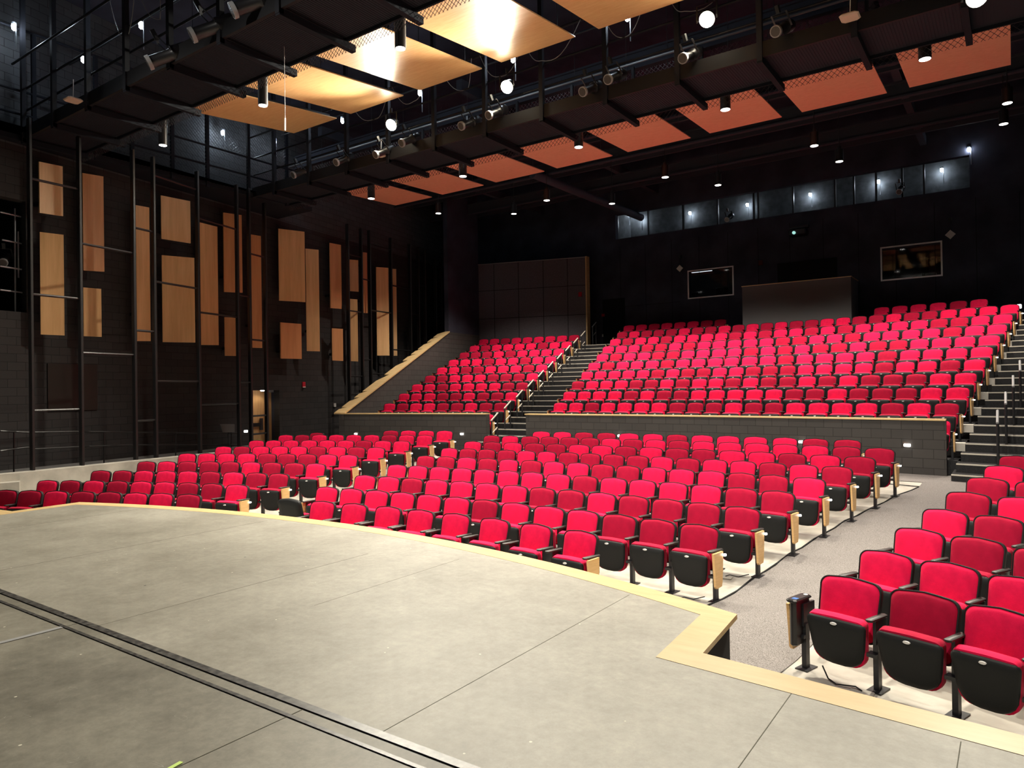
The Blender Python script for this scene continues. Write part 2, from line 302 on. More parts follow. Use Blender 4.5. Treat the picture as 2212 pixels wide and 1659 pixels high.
def seat_parts(n=5, sp=.55):
    """meshes of one folded seat; origin on the floor under the back, facing -y"""
    P = {}
    bm = tiltm(-.135, .335, -14)     # leaning back plane, local z runs up the back
    back = outline(.475, .455, .505, .075, .04, .018, n)
    m = MB(); pad(m, back, [(0, .006), (.003, -.008), (.014, -.022), (.04, -.032), (.09, -.039), (.16, -.042)], bm); P['back_cushion'] = m.mesh('back_cushion', 'red', 50)
    sh = outline(.497, .475, .522, .08, .05, .018, n)
    m = MB(); pad(m, sh, [(.014, -.008), (.009, -.016), (.002, -.014), (0, -.004), (0, .03), (.02, .05), (.1, .058)], tiltm(-.135, .327, -14)); P['back_shell'] = m.mesh('back_shell', 'shell', 50)
    rim = MB()
    lo = [Vector((x, y, z)) for x, z in [] for y in []]
    sm = tiltm(-.250, .14, 9)       # folded pan: leans forward at the top
    pan = outline(.466, .42, .405, .045, .16, .003, n)
    m = MB(); pad(m, pan, [(.05, .022), (.008, .018), (0, .008), (0, -.012), (.012, -.03), (.06, -.042), (.12, -.046)], sm); P['seat_shell'] = m.mesh('seat_shell', 'shell', 50)
    cu = outline(.455, .42, .425, .05, .11, .006, n)
    m = MB(); pad(m, cu, [(.03, -.018), (.004, -.008), (0, .02), (0, .06), (.012, .09), (.05, .105)], tiltm(-.245, .14, 9)); P['seat_cushion'] = m.mesh('seat_cushion', 'red', 50)
    m = MB(); c = sm @ Vector((0, -.046, .375))
    m.loft([[Vector((.026*math.cos(t), y, .011*math.sin(t)))+c for t in [2*math.pi*k/10 for k in range(10)]] for y in (.012, -.002)], 0); P['number_tag'] = m.mesh('number_tag', 'white', 30)
    def arm(x):
        m = MB(); a = Matrix.Translation((x, -.20, .575)) @ Matrix.Rotation(R(-3), 4, 'X')
        m.bevbox((-.027, -.16, 0), (.027, .15, .026), .014, 0, a); return m
    P['armrest'] = arm(sp/2).mesh('armrest', 'arm', 40); P['armrest_l'] = arm(-sp/2).mesh('armrest', 'arm', 40)
    def leg(x):
        m = MB(); m.box((x-.02, -.235, 0), (x+.02, -.175, .40)); m.box((x-.012, -.25, .38), (x+.012, -.06, .575)); m.box((x-.055, -.29, 0), (x+.055, -.11, .009))
        m.box((x-.06, -.27, .275), (x+.06, -.19, .305)) if abs(x) < 0 else m.box((x-.055, -.27, .275), (x+.019, -.19, .305)); return m
    P['leg'] = leg(sp/2).mesh('leg', 'steel'); P['leg_l'] = leg(-sp/2).mesh('leg', 'steel')
    def endp(x, s):
        m = MB(); prof = [(-.335, .575), (-.115, .575), (-.125, .36), (-.14, .22), (-.155, .175), (-.275, .165), (-.295, .19), (-.31, .36)]
        a, b = (x+.004*s, x+.032*s)
        l0 = [Vector((min(a, b), y, z)) for y, z in prof]; l1 = [Vector((max(a, b), y, z)) for y, z in prof]
        m.loft([l0, l1]); return m
    P['end_panel'] = endp(sp/2+.02, 1).mesh('end_panel', 'maple'); P['end_panel_l'] = endp(-sp/2-.02, -1).mesh('end_panel', 'maple')
    def alight(x, s):
        m = MB(); m.bevbox((min(x, x+.03*s), -.13, .52), (max(x, x+.03*s), -.09, .545), .006); return m
    P['aisle_light'] = alight(sp/2+.053, 1).mesh('aisle_light', 'steplight')
    return P
PARTS = seat_parts()
RED2 = {k: PARTS[k].copy() for k in ('back_cushion', 'seat_cushion')}
for v in RED2.values(): v.materials[0] = MT['red2']
def seat(loc, rz, label, group, dark, right_end=False, left_end=False, scale=1.0, light=True, down=False):
    t = thing('theatre_seat', loc, label, 'seat', group, rz); t.scale = (scale, 1, 1)
    D = RED2 if dark else PARTS
    link('back_cushion', D['back_cushion'], t); link('back_shell', PARTS['back_shell'], t)
    link('seat_cushion', D['seat_cushion'], t); s = link('seat_shell', PARTS['seat_shell'], t); link('number_tag', PARTS['number_tag'], s)
    link('armrest', PARTS['armrest'], t); link('leg', PARTS['leg'], t)
    if left_end:
        link('armrest', PARTS['armrest_l'], t); link('leg', PARTS['leg_l'], t); link('end_panel', PARTS['end_panel_l'], t)
    if right_end:
        e = link('end_panel', PARTS['end_panel'], t)
        if light: link('aisle_light', PARTS['aisle_light'], e)
    return t
def curve_pt(cx, Y0, k, t):
    return cx+math.sin(t*k)/k, Y0-(1-math.cos(t*k))/k, -t*k
BACKOFF = .0
SEATS = []      # (row key, index, n, x, y, z, rz, scale)
for key, (cx, Y0, k, z, ts) in ROWS.items():
    n = len(ts)
    for i, t in enumerate(ts):
        x, y, a = curve_pt(cx, Y0, k, t)
        j = min(max(i, 1), n-1); sp = ts[j]-ts[j-1] if n > 1 else .55
        SEATS.append((key, i, n, x, y, z, a, max(.9, min(1.06, sp/.55))))
rng = random.Random(11)
PATT = {('C', 1): '0101001001', }
NAME = {'C': 'centre block', 'L': 'left block', 'R': 'right block', 'UC': 'raised centre block', 'UL': 'raised left block'}
base_pts = [(s[3], s[4], s[5]) for s in SEATS if s[0][0] in 'CLR']
base_pts += [(-7, 7.5, -.93), (-5, 7.5, -.93), (-9, 7.3, -.93), (-12, 6.5, -.93), (-15.3, 5.3, -.93), (-1.5, 5.2, -.93), (-.5, 5, -.93), (1.5, 4.5, -.93)]
base_pts += [(x, 16.6, -.345) for x in (-17, -15, -13, -11, -9, -7, -5, -3, -1)]
def floor_z(x, y):
    sw = sz = 0
    for px, py, pz in base_pts:
        w = 1/(((x-px)**2*.35+(y-py)**2)+.18)**2.2; sw += w; sz += w*pz
    return max(-.95, sz/sw)
def stiffz(x, y): return floor_z(x, y)
STUFF = []
for key, i, n, x, y, z, a, sc in SEATS:
    sec, k = key
    dark = rng.random() < .42
    if sec in 'CLR' : z = floor_z(x, y)+.002
    if sec == 'C': side = f'{ORD[n-1-i]} from its right end'
    elif sec == 'L': side = f'{ORD[n-1-i]} from its right end'
    elif sec == 'R': side = f'{ORD[i]} from its left end'
    else: side = f'{ORD[n-1-i]} from its right end'
    if (sec == "UC" and k > 3) or (sec == 'UL' and k > 1) or (sec == 'UC' and k == 10):
        STUFF.append((x, y, z, a, sc, dark, i == n-1, i == 0)); continue
    lab = f'red theatre seat, {ORD[k-1]} row of {NAME[sec]}, {side}'
    st_ = seat((x, y, z), a, lab, f'seats of the {NAME[sec]}', dark, right_end=(i == n-1 and sec != 'R'), left_end=(i == 0 and key != ('R', 1)), scale=sc)
    if key == ('R', 1) and i == 0:
        link('leg', PARTS['leg_l'], st_).location = (-.03, 0, 0); link('end_panel', PARTS['end_panel_l'], st_).location = (-.078, 0, 0)
        m = MB(); m.bevbox((-.37, -.36, .22), (-.31, -.10, .615), .02); m.bevbox((-.39, -.38, .60), (-.295, -.09, .63), .02); tb = m.build('folding_tablet_box', 'tube', st_)
        m = MB(); m.tube([(-.33, -.14, .628), (-.33, -.14, .634)], .018, 12); m.build('round_tag', 'white', tb)
        m = MB(); m.box((-.355, -.34, .628), (-.31, -.29, .632)); m.build('blue_sticker', mat('blue_sticker', (.05, .15, .45), .4), tb)
# right block: the seats beyond those measured in each row
for k, (n0, extra) in {2: (2, 1), 3: (2, 1)}.items():
    cx, Y0, kk, z, ts = ROWS[('R', k)]; sp = .55
    for e in range(1, extra+1):
        x, y, a = curve_pt(cx, Y0, kk, ts[-1]+e*sp)
        seat((x, y, floor_z(x, y)), a, f'red theatre seat, {ORD[k-1]} row of right block, {ORD[n0+e-1]} from its left end', 'seats of the right block', rng.random() < .42)
for k, pts in {5: [(-.47, 10.25), (.06, 10.08)], 6: [(-.30, 11.23), (.23, 11.05)], 7: [(-.13, 12.15), (.40, 11.98)], 8: [(.03, 13.2)]}.items():
    for i, (x, y) in enumerate(pts):
        z = {5: -.563, 6: -.486, 7: -.408, 8: -.35}[k]
        base_pts.append((x, y, z))
for k, pts in {5: [(-.47, 10.25), (.06, 10.08)], 6: [(-.30, 11.23), (.23, 11.05)], 7: [(-.13, 12.15), (.40, 11.98)], 8: [(.03, 13.2)]}.items():
    for i, (x, y) in enumerate(pts):
        seat((x, y, floor_z(x, y)), -.33, f'red theatre seat, {ORD[k-1]} row of right block, {ORD[i]} from its left end', 'seats of the right block', rng.random() < .42, left_end=(i == 0))
# the lone seat behind the last left row
p = at(686, 928, z=.494); seat((p.x, p.y, floor_z(p.x, p.y)), .24, 'lone red theatre seat standing apart behind the last row of the left block', 'seats of the left block', True)
# loose front row on the flat floor by the stage
FRONT = [(-8.87, 7.42), (-8.25, 7.51), (-7.6, 7.58), (-6.97, 7.6), (-6.33, 7.62), (-5.65, 7.6), (-4.96, 7.55), (-4.27, 7.47)]
for i, (x, y) in enumerate(FRONT):
    x0, y0 = FRONT[max(i-1, 0)]; x1, y1 = FRONT[min(i+1, 7)]
    t = seat((x, y, -.945), math.atan2(y1-y0, x1-x0), f'red seat with two armrests against the stage front, {ORD[7-i]} from the right', 'loose seats along the stage front', rng.random() < .3, right_end=(i == 7), light=False)
    link('armrest', PARTS['armrest_l'], t); link('leg', PARTS['leg_l'], t)
for i, (px, py) in enumerate([(411, 1065), (352, 1063), (297, 1062), (240, 1060), (183, 1059), (125, 1058), (69, 1057), (16, 1056)]):
    p = at(px, py, z=-.10); a = math.radians(19+1.2*i)
    seat((p.x, p.y, -.944), a, f'red seat in the frontmost row left of the stage corner, {ORD[i]} from right', 'front row seats of the left block', [1, 0, 0, 1, 1, 0, 1, 1][i], right_end=False)
# a seat turned round: only its black back shell and one armrest show
t = thing('theatre_seat', (-9.55, 7.27, -.944), 'seat turned away showing only its black back shell by the front left aisle', 'seat', None, R(186))
for nm in ('back_cushion', 'back_shell', 'seat_cushion', 'seat_shell', 'armrest', 'leg'): link(nm, PARTS[nm], t)
link('leg', PARTS['leg_l'], t)
# end seats of the hidden lowest row behind the parapets
for px, X, lab in ((1050, -14.0, 'red end seat peeking past the left parapet beside the stair'), (2040, -1.36, 'red end seat peeking past the right parapet end beside the stair')):
    y = 18.45 if X < -5 else 17.85
    seat((X, y, -.037), -.02 if X > -5 else .14, lab, 'end seats behind the parapets', False, right_end=True, left_end=False)
# U10 right-hand group
for x, y in ((-3.69, 27.45), (-3.13, 27.38), (-2.57, 27.3), (-2.0, 27.22), (-1.43, 27.14), (-.87, 27.06)): STUFF.append((x, y, 3.396, -.14, 1, rng.random() < .4, False, False))
# everything farther back than the 300 nearest: one mesh
LOWP = seat_parts(2)
def merge(items):
    m = MB(); slots = {'back_cushion': 0, 'seat_cushion': 0, 'back_shell': 2, 'seat_shell': 2, 'number_tag': 4, 'armrest': 2, 'armrest_l': 2, 'leg': 2, 'leg_l': 2, 'end_panel': 3, 'end_panel_l': 3, 'aisle_light': 5}
    tmpl = {k: ([v.co.copy() for v in LOWP[k].vertices], [tuple(p.vertices) for p in LOWP[k].polygons]) for k in slots}
    for x, y, z, a, sc, dark, re_, le in items:
        mt = Matrix.Translation((x, y, z)) @ Matrix.Rotation(a, 4, 'Z') @ Matrix.Diagonal((sc, 1, 1, 1))
        for k, mi in slots.items():
            if k in ('end_panel', 'aisle_light') and not re_: continue
            if k in ('end_panel_l', 'armrest_l', 'leg_l') and not le: continue
            vs, fs = tmpl[k]; m.add([mt @ v for v in vs], fs, (mi+1 if dark and mi == 0 else mi))
    return m
b = merge(STUFF).build('theatre_seats', ['red', 'red2', 'shell', 'maple', 'white', 'steplight'], smooth=50)
tag(b, 'red theatre seats filling the upper rows of the raised blocks up to the back wall', 'seats', 'seats of the upper rows', 'stuff')
# ------------------------------------------------------------------ setting: floors
XC = -6.5
def aisle_x(y):      # left edge of the right-hand carpet aisle
    P = [(3, -3.45), (8.0, -2.85), (10.1, -2.58), (12.3, -2.2), (15.45, -1.5), (30, -1.5)]
    for (a, xa), (b, xb) in zip(P, P[1:]):
        if y <= b: return xa+(xb-xa)*(y-a)/(b-a)
def ledge_x(y): return -16.2-.085*(y-4) - (.5 if y > 7 else .5*max(0, (y-5)/2))
m = MB(); NX, NY = 62, 46
for j in range(NY+1):
    for i in range(NX+1):
        x = -18.6+20.8*i/NX; y = 3.2+14.9*j/NY; m.v.append((x, y, floor_z(x, y)))
for j in range(NY):
    for i in range(NX):
        a = j*(NX+1)+i; m.f.append((a, a+1, a+NX+2, a+NX+1)); m.m.append(0)
m.build('floor', 'conc', smooth=60, kind='structure')
def drape(name, polyrows, mname, dz=.008):
    m = MB(); n = len(polyrows[0])
    for row in polyrows:
        for x, y in row: m.v.append((x, y, floor_z(x, y)+dz))
    for j in range(len(polyrows)-1):
        for i in range(n-1):
            a = j*n+i; m.f.append((a, a+1, a+n+1, a+n)); m.m.append(0)
    return m.build(name, mname, smooth=60)
def rrow_x(y): return -1.62+.17*(y-7)/1.0*.75 if y > 6 else -1.75
rows = []
y = 3.4
while y < 16.0:
    xl, xr = aisle_x(y), max(rrow_x(y), aisle_x(y)+.9); rows.append([(xl+(xr-xl)*i/5, y) for i in range(6)]); y += .3
rows.append([(aisle_x(16)+(max(rrow_x(16), aisle_x(16)+.9)-aisle_x(16))*i/5, 16.01) for i in range(6)])
c = drape('carpet_runner', rows, 'carpet'); tag(c, 'speckled grey carpet covering the right-hand aisle floor', 'carpet')
_t = lambda x: 19.43-.01*(x+9.6)**2 if x > -12.9 else 19.93-.0103*(x+6.56)**2
rows = [[(-18.0+19.8*i/40, 16.0+u*(_t(-18.0+19.8*i/40)-1.5-16.0)) for i in range(41)] for u in (0, .33, .66, 1)]
c = drape('carpet_strip', rows, 'carpet', .009); tag(c, 'speckled grey carpet of the cross aisle below the block parapet', 'carpet')
m = MB(); pts = []
yy = 6.6
while yy < 15.5: pts.append((aisle_x(yy), yy, floor_z(aisle_x(yy), yy)+.012)); yy += .4
for a, b in zip(pts, pts[1:]): m.bar(a, b, .022, .012)
pts = [(aisle_x(15.45)-.5*i, 15.45+.04*i, floor_z(aisle_x(15.45)-.5*i, 15.45+.04*i)+.012) for i in range(5)]
for a, b in zip(pts, pts[1:]): m.bar(a, b, .022, .012)
m.build('trim_1', 'black', kind='structure')
# ------------------------------------------------------------------ stage
CY, SR = 5.87-13.95, 13.95
def arc_y(x, r=SR): return CY+math.sqrt(r*r-(x+6.53)**2)
XL, XR = -11.46, -1.61
def outl(d):
    """stage front outline inset by d, left to right"""
    pts = [(-15.5, 3.45-d), (-14, 3.72-d), (-12.5, 3.93-d), (XL+.04+d, 4.08-d)]
    n = 26
    a = XL+d; b = XR-d
    pts += [(a+(b-a)*i/n, arc_y(a+(b-a)*i/n, SR-d)) for i in range(n+1)]
    pts += [(XR+.06-d, 4.14-d), (.0, 3.955-d), (1.5, 3.74-d), (3.0, 3.5-d)]
    return pts
st = thing('stage', (XC, 4, 0), 'raised thrust stage with grey painted deck and pale maple edge', 'stage')
ow, iw = outl(0), outl(.21)
m = MB()
for (a, b, c, d) in zip(ow, ow[1:], iw[1:], iw):
    m.loft([[Vector((p[0], p[1], z)) for p in (a, b, c, d)] for z in (-.035, 0)], 0)
wpart(m, 'wood_edge', 'mapletrim', st)
f1 = outl(.045); f2 = outl(.10); m = MB()
for a, b, c, d in zip(f1, f1[1:], f2[1:], f2):
    m.loft([[Vector((p[0], p[1], z)) for p in (a, b, c, d)] for z in (-.96, -.034)], 0)
wpart(m, 'fascia', block('stage_front_block', (.014, .014, .015), (.017, .017, .018), (.006, .006, .006), bw=3.2, bh=.46, axis='y'), st)
m = MB(); m.prism(iw+[(3, 2.37), (-15.5, 2.37)], -.03, -.002); wpart(m, 'deck', 'stage', st)
m = MB(); m.prism([(-15.5, 2.33), (3, 2.33), (3, -6), (-15.5, -6)], -.03, -.003); wpart(m, 'rear_deck', 'stage2', st)
m = MB(); m.box((-15.5, 2.325, -.03), (3, 2.375, .0025)); wpart(m, 'curtain_track', 'track', st)
m = MB(); m.box((-15.5, 2.225, -.03), (3, 2.248, .0015)); wpart(m, 'curtain_track', 'track', st)
for x, y0, y1, w in ((-5.22, 2.37, 4.9, .006), (-2.45, 2.37, 5.0, .006), (-.97, 2.37, 3.85, .006), (-.22, 2.37, 3.74, .006), (-7.65, 2.37, 5.5, .005), (-4.31, 3.5, 5.2, .003), (-10, 2.37, 5.1, .005), (-2.96, -2, 2.32, .006), (-5.4, -2, 2.32, .004)):
    m = MB(); m.box((x-w*.35, y0, -.004), (x+w*.35, y1, -.0012)); wpart(m, 'panel_joint', 'seam', st)
m = MB(); m.bar((-5.42, 1.2, .0005), (-5.40, 2.22, .0005), .045, .002); t_ = m.build('floor_tape', 'galv'); tag(t_, 'worn grey tape line on the dark stage floor at the left', 'tape')
m = MB(); p = at(385, 1655, z=0); q = at(392, 1646, z=0); m.bar((p.x-.01, p.y-.04, .001), (q.x, q.y, .001), .022, .002); t_ = m.build('floor_tape', mat('glow_tape', (.55, .75, .2), .6)); tag(t_, 'small yellow-green tape mark at the bottom of the stage floor', 'tape')
# ------------------------------------------------------------------ tiers of the raised blocks
def tier_y(x):
    a = 19.43-.01*(x+9.6)**2; b = 19.93-.0103*(x+6.56)**2
    t = min(1, max(0, (x+11.8)/(-2.3))); return a*(1-t)+b*t
XS_ = [-22.4, -20.4, -19, -18, -17, -16, -15, -14, -13, -12, -11, -10, -9, -8, -7, -6, -5, -4, -3, -2, -1, 0, 1.0, 2.5]
def zf(k): return -.035+.345*k
DY = .933
m = MB()
for k in range(0, 11):
    off = DY*(k-1)-(.55 if k else .38)
    front = [(x, tier_y(x)+off) for x in XS_ if x <= .9 and x >= -19.9]
    front = [(-19.9 if k > 5 else -19.3, tier_y(-19.6)+off)]+front[1:] if front[0][0] < -18.9 else front; xl = front[0][0] 
    m.prism(front+[(front[-1][0], 28.98), (xl, 28.98)] if True else 0, (zf(k-1) if k else -1.2), zf(k))
m.build('floor', 'stair', kind='structure').name = 'floor_tiers'
m = MB()
# parapets in front of the raised blocks
def par_y(x): return tier_y(x)-1.53
def parapet(name, x0, x1, th=.2):
    n = 14; xs = [x0+(x1-x0)*i/n for i in range(n+1)]; m = MB()
    for a, b in zip(xs, xs[1:]): m.loft([[Vector((x, y, z)) for x, y in ((a, par_y(a)), (b, par_y(b)), (b, par_y(b)+th), (a, par_y(a)+th))] for z in (-.6, .80)], 0)
    w = m.build(name, 'blockd', kind='structure')
    m = MB()
    for a, b in zip(xs, xs[1:]): m.loft([[Vector((x, y, z)) for x, y in ((a-(.03 if a == x0 else 0), par_y(a)-.03), (b, par_y(b)-.03), (b, par_y(b)+th+.03), (a-(.03 if a == x0 else 0), par_y(a)+th+.03))] for z in (.802, .835)], 0)
    return m
parapet('wall_parapet_left', -19.09, at(1045, 895, Y=17.75).x).build('trim_2', 'mapletrim', kind='structure')
parapet('wall_parapet_centre', at(1133, 895, Y=17.8).x, at(2043, 903, Y=17.2).x).build('trim_3', 'mapletrim', kind='structure')
# stairs
def stairs(name, xl, xr, label, jn):
    """xl/xr: x of left/right edge as function of row coordinate"""
    t = thing(name, ((xl(0)+xr(0))/2, 17.5, zf(0)-.3), label, 'stairs')
    tr = MB(); ns = MB()
    for j in range(-1, jn):
        k = j/2; z = zf(0)+.1725*(j)+.0; y0f = DY*(k-1)-.95
        a, b = xl(k), xr(k); ya, yb = tier_y(a)+y0f, tier_y(b)+y0f
        P = [(a, ya), (b, yb), (b, yb+1.1), (a, ya+1.1)]
        tr.prism(P, z-.2, z)
        ns.loft([[Vector((x, y, zz)) for x, y in ((a, ya-.004), (b, yb-.004), (b, yb+.032), (a, ya+.032))] for zz in (z-.022, z+.003)], 0)
        if j % 2 == 0 and j >= 1:
            ck = MB(); ck.box((a-.24, ya+.02, z-.17), (a-.005, ya+.30, z+.0)); wpart(ck, 'cheek_block', 'conc', t)
    wpart(tr, 'treads', 'stair', t); wpart(ns, 'nosing', 'nosing', t); return t
stairs('aisle_stairs', lambda k: -13.72-.170*k, lambda k: -12.12-.155*k, 'dark carpeted stairs with pale nosings between the raised left and centre blocks', 21)
stairs('aisle_stairs', lambda k: -.98+.118*k, lambda k: .95+.13*k, 'dark carpeted stairs with pale nosings at the right edge', 21)
def handrail(x, y, z, label, group, up=.85, mt='steel', top='galv'):
    t = thing('stair_handrail', (x, y, z), label, 'handrail', group)
    m = MB(); m.tube([(0, 0, 0), (0, 0, up)], .024); m.build('post', mt, t)
    m = MB(); m.tube([(0, .30, 0), (0, .30, up+.19)], .024); m.build('post', mt, t)
    m = MB(); m.tube([(0, -.03, up-.02), (0, .33, up+.21)], .024); m.build('top_rail', top, t)
    m = MB(); m.tube([(0, 0, up-.42), (0, .30, up-.23)], .018); m.build('lower_rail', top, t); return t
for i in range(10):
    k = i; x = -13.15-.165*k; y = tier_y(x)+DY*(k-1)-.95
    handrail(x, y, zf(0)-.17+.345*k, f'grey stair handrail on the left stairs, {ORD[i]} from the bottom', 'handrails of the left stairs', top='nosing')
for i in range(6):
    k = i; x = -.28+.13*k; y = tier_y(x)+DY*(k-1)-.90
    handrail(x, y, zf(0)+.345*k, f'black stair handrail on the right stairs, {ORD[i]} from the bottom', 'handrails of the right stairs')
p = at(1288, 745, Y=27.6)
handrail(p.x, 27.3, 3.3, 'steel handrail loop at the top of the left stairs by the dark doorway', 'handrails of the left stairs', up=.95, top='alu')
# ------------------------------------------------------------------ stepped side wall of the raised left block
A = (-18.98, 16.78); B = (-19.97, 23.64); C_ = (-20.3, 26.2); D_ = (-15.42, 27.72)
m = MB(); th = .25
za, zb = .80, 4.08
m.loft([[Vector((A[0], A[1], z)) for z in (-.7, za)]+[Vector((A[0], A[1], za))][:0] + [Vector((A[0]-th, A[1], z)) for z in (za, -.7)], [Vector((B[0], B[1], z)) for z in (-.7, zb)]+[Vector((B[0]-th, B[1], z)) for z in (zb, -.7)]], 0)
m.build('wall_stair_side', 'blockdy', kind='structure')
m = MB()        # wooden capping, its far edge notched beside each pipe post
def capu(px):
    v = ray(px, 800); dx, dy = B[0]-A[0], B[1]-A[1]     # intersection of the view line with A-B in plan
    return (v.y*(A[0])-v.x*(A[1]))/(v.x*dy-v.y*dx)
us = [0]+[capu(px) for px in (758, 785, 803, 850, 890, 908, 923, 943, 956)]+[1]
q = lambda u, dx, dz: Vector((A[0]+(B[0]-A[0])*u+dx, A[1]+(B[1]-A[1])*u, za+(zb-za)*u+dz))
for u0, u1 in zip(us, us[1:]):
    um = u0+(u1-u0)*.62
    for a_, b_, wa, wb in ((u0, um, .50, .50), (um, u1, .50, .22)):
        m.loft([[q(a_, .04, 0), q(a_, .04, .05), q(a_, -wa, .05), q(a_, -wa, 0)], [q(b_, .04, 0), q(b_, .04, .05), q(b_, -wb, .05), q(b_, -wb, 0)]], 0)
m.build('trim_4', 'mapletrim', kind='structure')
m = MB(); m.prism([B, C_, (C_[0]-.25, C_[1]+.1), (B[0]-.25, B[1])], -1, 4.10); m.build('wall_back_corner_lower', 'blockdy', kind='structure')
m = MB(); m.prism([(B[0]-.02, B[1]), (C_[0]-.02, C_[1]+.02), (C_[0]-.25, C_[1]+.1), (B[0]-.25, B[1])], 4.10, 11.6); m.build('wall_back_corner', 'blackwall', kind='structure')
# panelled wall behind the raised left block
def wallseg(p, q, z0, z1, th=.2):
    p = Vector(p).to_2d(); q = Vector(q).to_2d(); d = (q-p).normalized(); nrm = Vector((-d.y, d.x)); 
    if nrm.y < 0: nrm = -nrm
    m = MB(); m.prism([tuple(p), tuple(q), tuple(q+nrm*th), tuple(p+nrm*th)], z0, z1); return m
wallseg(C_, D_, 2.5, 7.38).build('wall_panelled', 'panelwall', kind='structure')
m = MB(); d = (Vector(D_)-Vector(C_)); L_ = d.length; d = d.normalized()
for z in (3.55, 4.85, 6.15):
    a = Vector(C_); m.bar((a.x, a.y-.004, z), (D_[0], D_[1]-.004, z), .012, .02)
for u in (.15, .38, .61, .83):
    a = Vector(C_)+d*L_*u; m.bar((a.x, a.y-.004, 2.9), (a.x, a.y-.004, 7.36), .02, .012)
m.build('trim_5', 'black', kind='structure')
m = MB(); m.bar((C_[0], C_[1]-.02, 7.39), (D_[0], D_[1]-.02, 7.39), .09, .02); m.build('trim_6', 'galv', kind='structure')
m = MB(); m.box((D_[0]-.03, D_[1]-.06, 2.7), (D_[0]+.03, D_[1]+.22, 7.42)); m.build('trim_7', 'mapletrim', kind='structure')
# ------------------------------------------------------------------ rear wall with slot, windows, booth
YB = 29.0
ws = at(1330, 517, Y=YB); we = at(2095, 405, Y=YB); sx0, sx1, sz0, sz1 = ws.x, we.x, 8.27, 9.38
def win(px0, py0, px1, py1, qy0, qy1):
    a = at(px0, py0, Y=YB); b = at(px1, py1, Y=YB); return a.x, at(px1, qy1, Y=YB).x, (at(px0, qy0, Y=YB).z+at(px1, qy1, Y=YB).z)/2, (a.z+b.z)/2
W1 = win(1488, 587, 1583, 577, 643, 636); W2 = win(1905, 540, 2033, 520, 604, 594)
m = MB()
def bw(x0, x1, z0, z1): m.box((x0, YB, z0), (x1, YB+.25, z1))
bw(-15.6, 8, 2.2, W1[2]); bw(-15.6, W1[0], W1[2], W1[3]); bw(W1[1], W2[0], W1[2], W1[3]); bw(W2[1], 8, W1[2], W1[3]); bw(-24, 8, W1[3], sz0)
bw(-24, sx0, sz0, sz1); bw(sx1, 8, sz0, sz1); bw(-24, 8, sz1, 11.6); bw(-24, -15.6, 2.2, W1[3])
m.build('wall_back', 'blackwall', kind='structure')
m = MB()
for x in [-14.4+1.22*i for i in range(13)]: m.box((x-.008, YB-.004, 3.2), (x+.008, YB, 7.9))
m.box((-15, YB-.004, 5.2), (-11.6, YB, 5.215)); m.build('trim_8', 'black', kind='structure')
# attic room behind the slot
m = MB(); m.box((sx0-.2, YB+2.0, 7.5), (sx1+.2, YB+2.2, 11.5)); m.box((sx0-.2, YB+.25, 8.0), (sx1+.2, YB+2.2, 8.2)); m.box((sx0-.4, YB+.25, 7.5), (sx0-.2, YB+2.2, 11.5)); m.box((sx1+.2, YB+.25, 7.5), (sx1+.4, YB+2.2, 11.5))
m.build('wall_lighting_slot', 'smoke', kind='structure')
m = MB()
for px in (1333, 1400, 1475, 1550, 1628, 1638, 1713, 1804, 1845, 1893, 1950, 1997): 
    p = at(px, 450, Y=YB+.3); m.box((p.x-.03, YB+.28, 8.2), (p.x+.03, YB+.4, 9.9))
m.build('trim_9', 'steel', kind='structure')
# control room windows
for i, (w, ttl) in enumerate(((W1, 'window_1'), (W2, 'window_2'))):
    x0, x1, z0, z1 = w; m = MB(); b_ = .05
    m.box((x0-b_, YB-.03, z1), (x1+b_, YB+.1, z1+b_)); m.box((x0-b_, YB-.03, z0-b_), (x1+b_, YB+.1, z0)); m.box((x0-b_, YB-.03, z0), (x0, YB+.1, z1)); m.box((x1, YB-.03, z0), (x1+b_, YB+.1, z1))
    f = m.build(ttl, 'frame', kind='structure')
    gl = bpy.data.materials.get('clear_glass')
    if not gl:
        gl = bpy.data.materials.new('clear_glass'); gl.use_nodes = True; nt = gl.node_tree; nt.nodes.remove(nt.nodes['Principled BSDF'])
        tr = nt.nodes.new('ShaderNodeBsdfTransparent'); tr.inputs[0].default_value = (.6, .62, .65, 1); g_ = nt.nodes.new('ShaderNodeBsdfGlossy'); g_.inputs['Roughness'].default_value = .03; ms = nt.nodes.new('ShaderNodeMixShader'); ms.inputs[0].default_value = .03
        nt.links.new(tr.outputs[0], ms.inputs[1]); nt.links.new(g_.outputs[0], ms.inputs[2]); nt.links.new(ms.outputs[0], nt.nodes['Material Output'].inputs[0])
    m = MB(); m.box((x0, YB+.04, z0), (x1, YB+.052, z1)); m.build('window_pane', gl, f)
rm = MB(); rm.box((-12.5, YB+3.4, 4.2), (-.8, YB+3.6, 7.6)); rm.box((-12.5, YB+.25, 7.5), (-.8, YB+3.6, 7.6)); rm.box((-12.5, YB+.25, 4.2), (-.8, YB+3.6, 4.3)); rm.box((-12.7, YB+.25, 4.2), (-12.5, YB+3.6, 7.6)); rm.box((-.8, YB+.25, 4.2), (-.6, YB+3.6, 7.6)); rm.box((-6.6, YB+.25, 4.2), (-6.5, YB+3.4, 7.6))
rm.build('wall_control_room', mat('control_room_grey', (.06, .06, .062), .8), kind='structure')
p = at(1519, 586, Y=YB+1.4); m = MB(); m.box((p.x-.55, YB+1.25, p.z), (p.x+.35, YB+1.55, p.z+.06)); o = m.build('ceiling_light', mat('panel_glow', (1, 1, 1), emis=(.95, .98, 1), es=2.2)); tag(o, 'lit ceiling light seen through the left control room window', 'light')
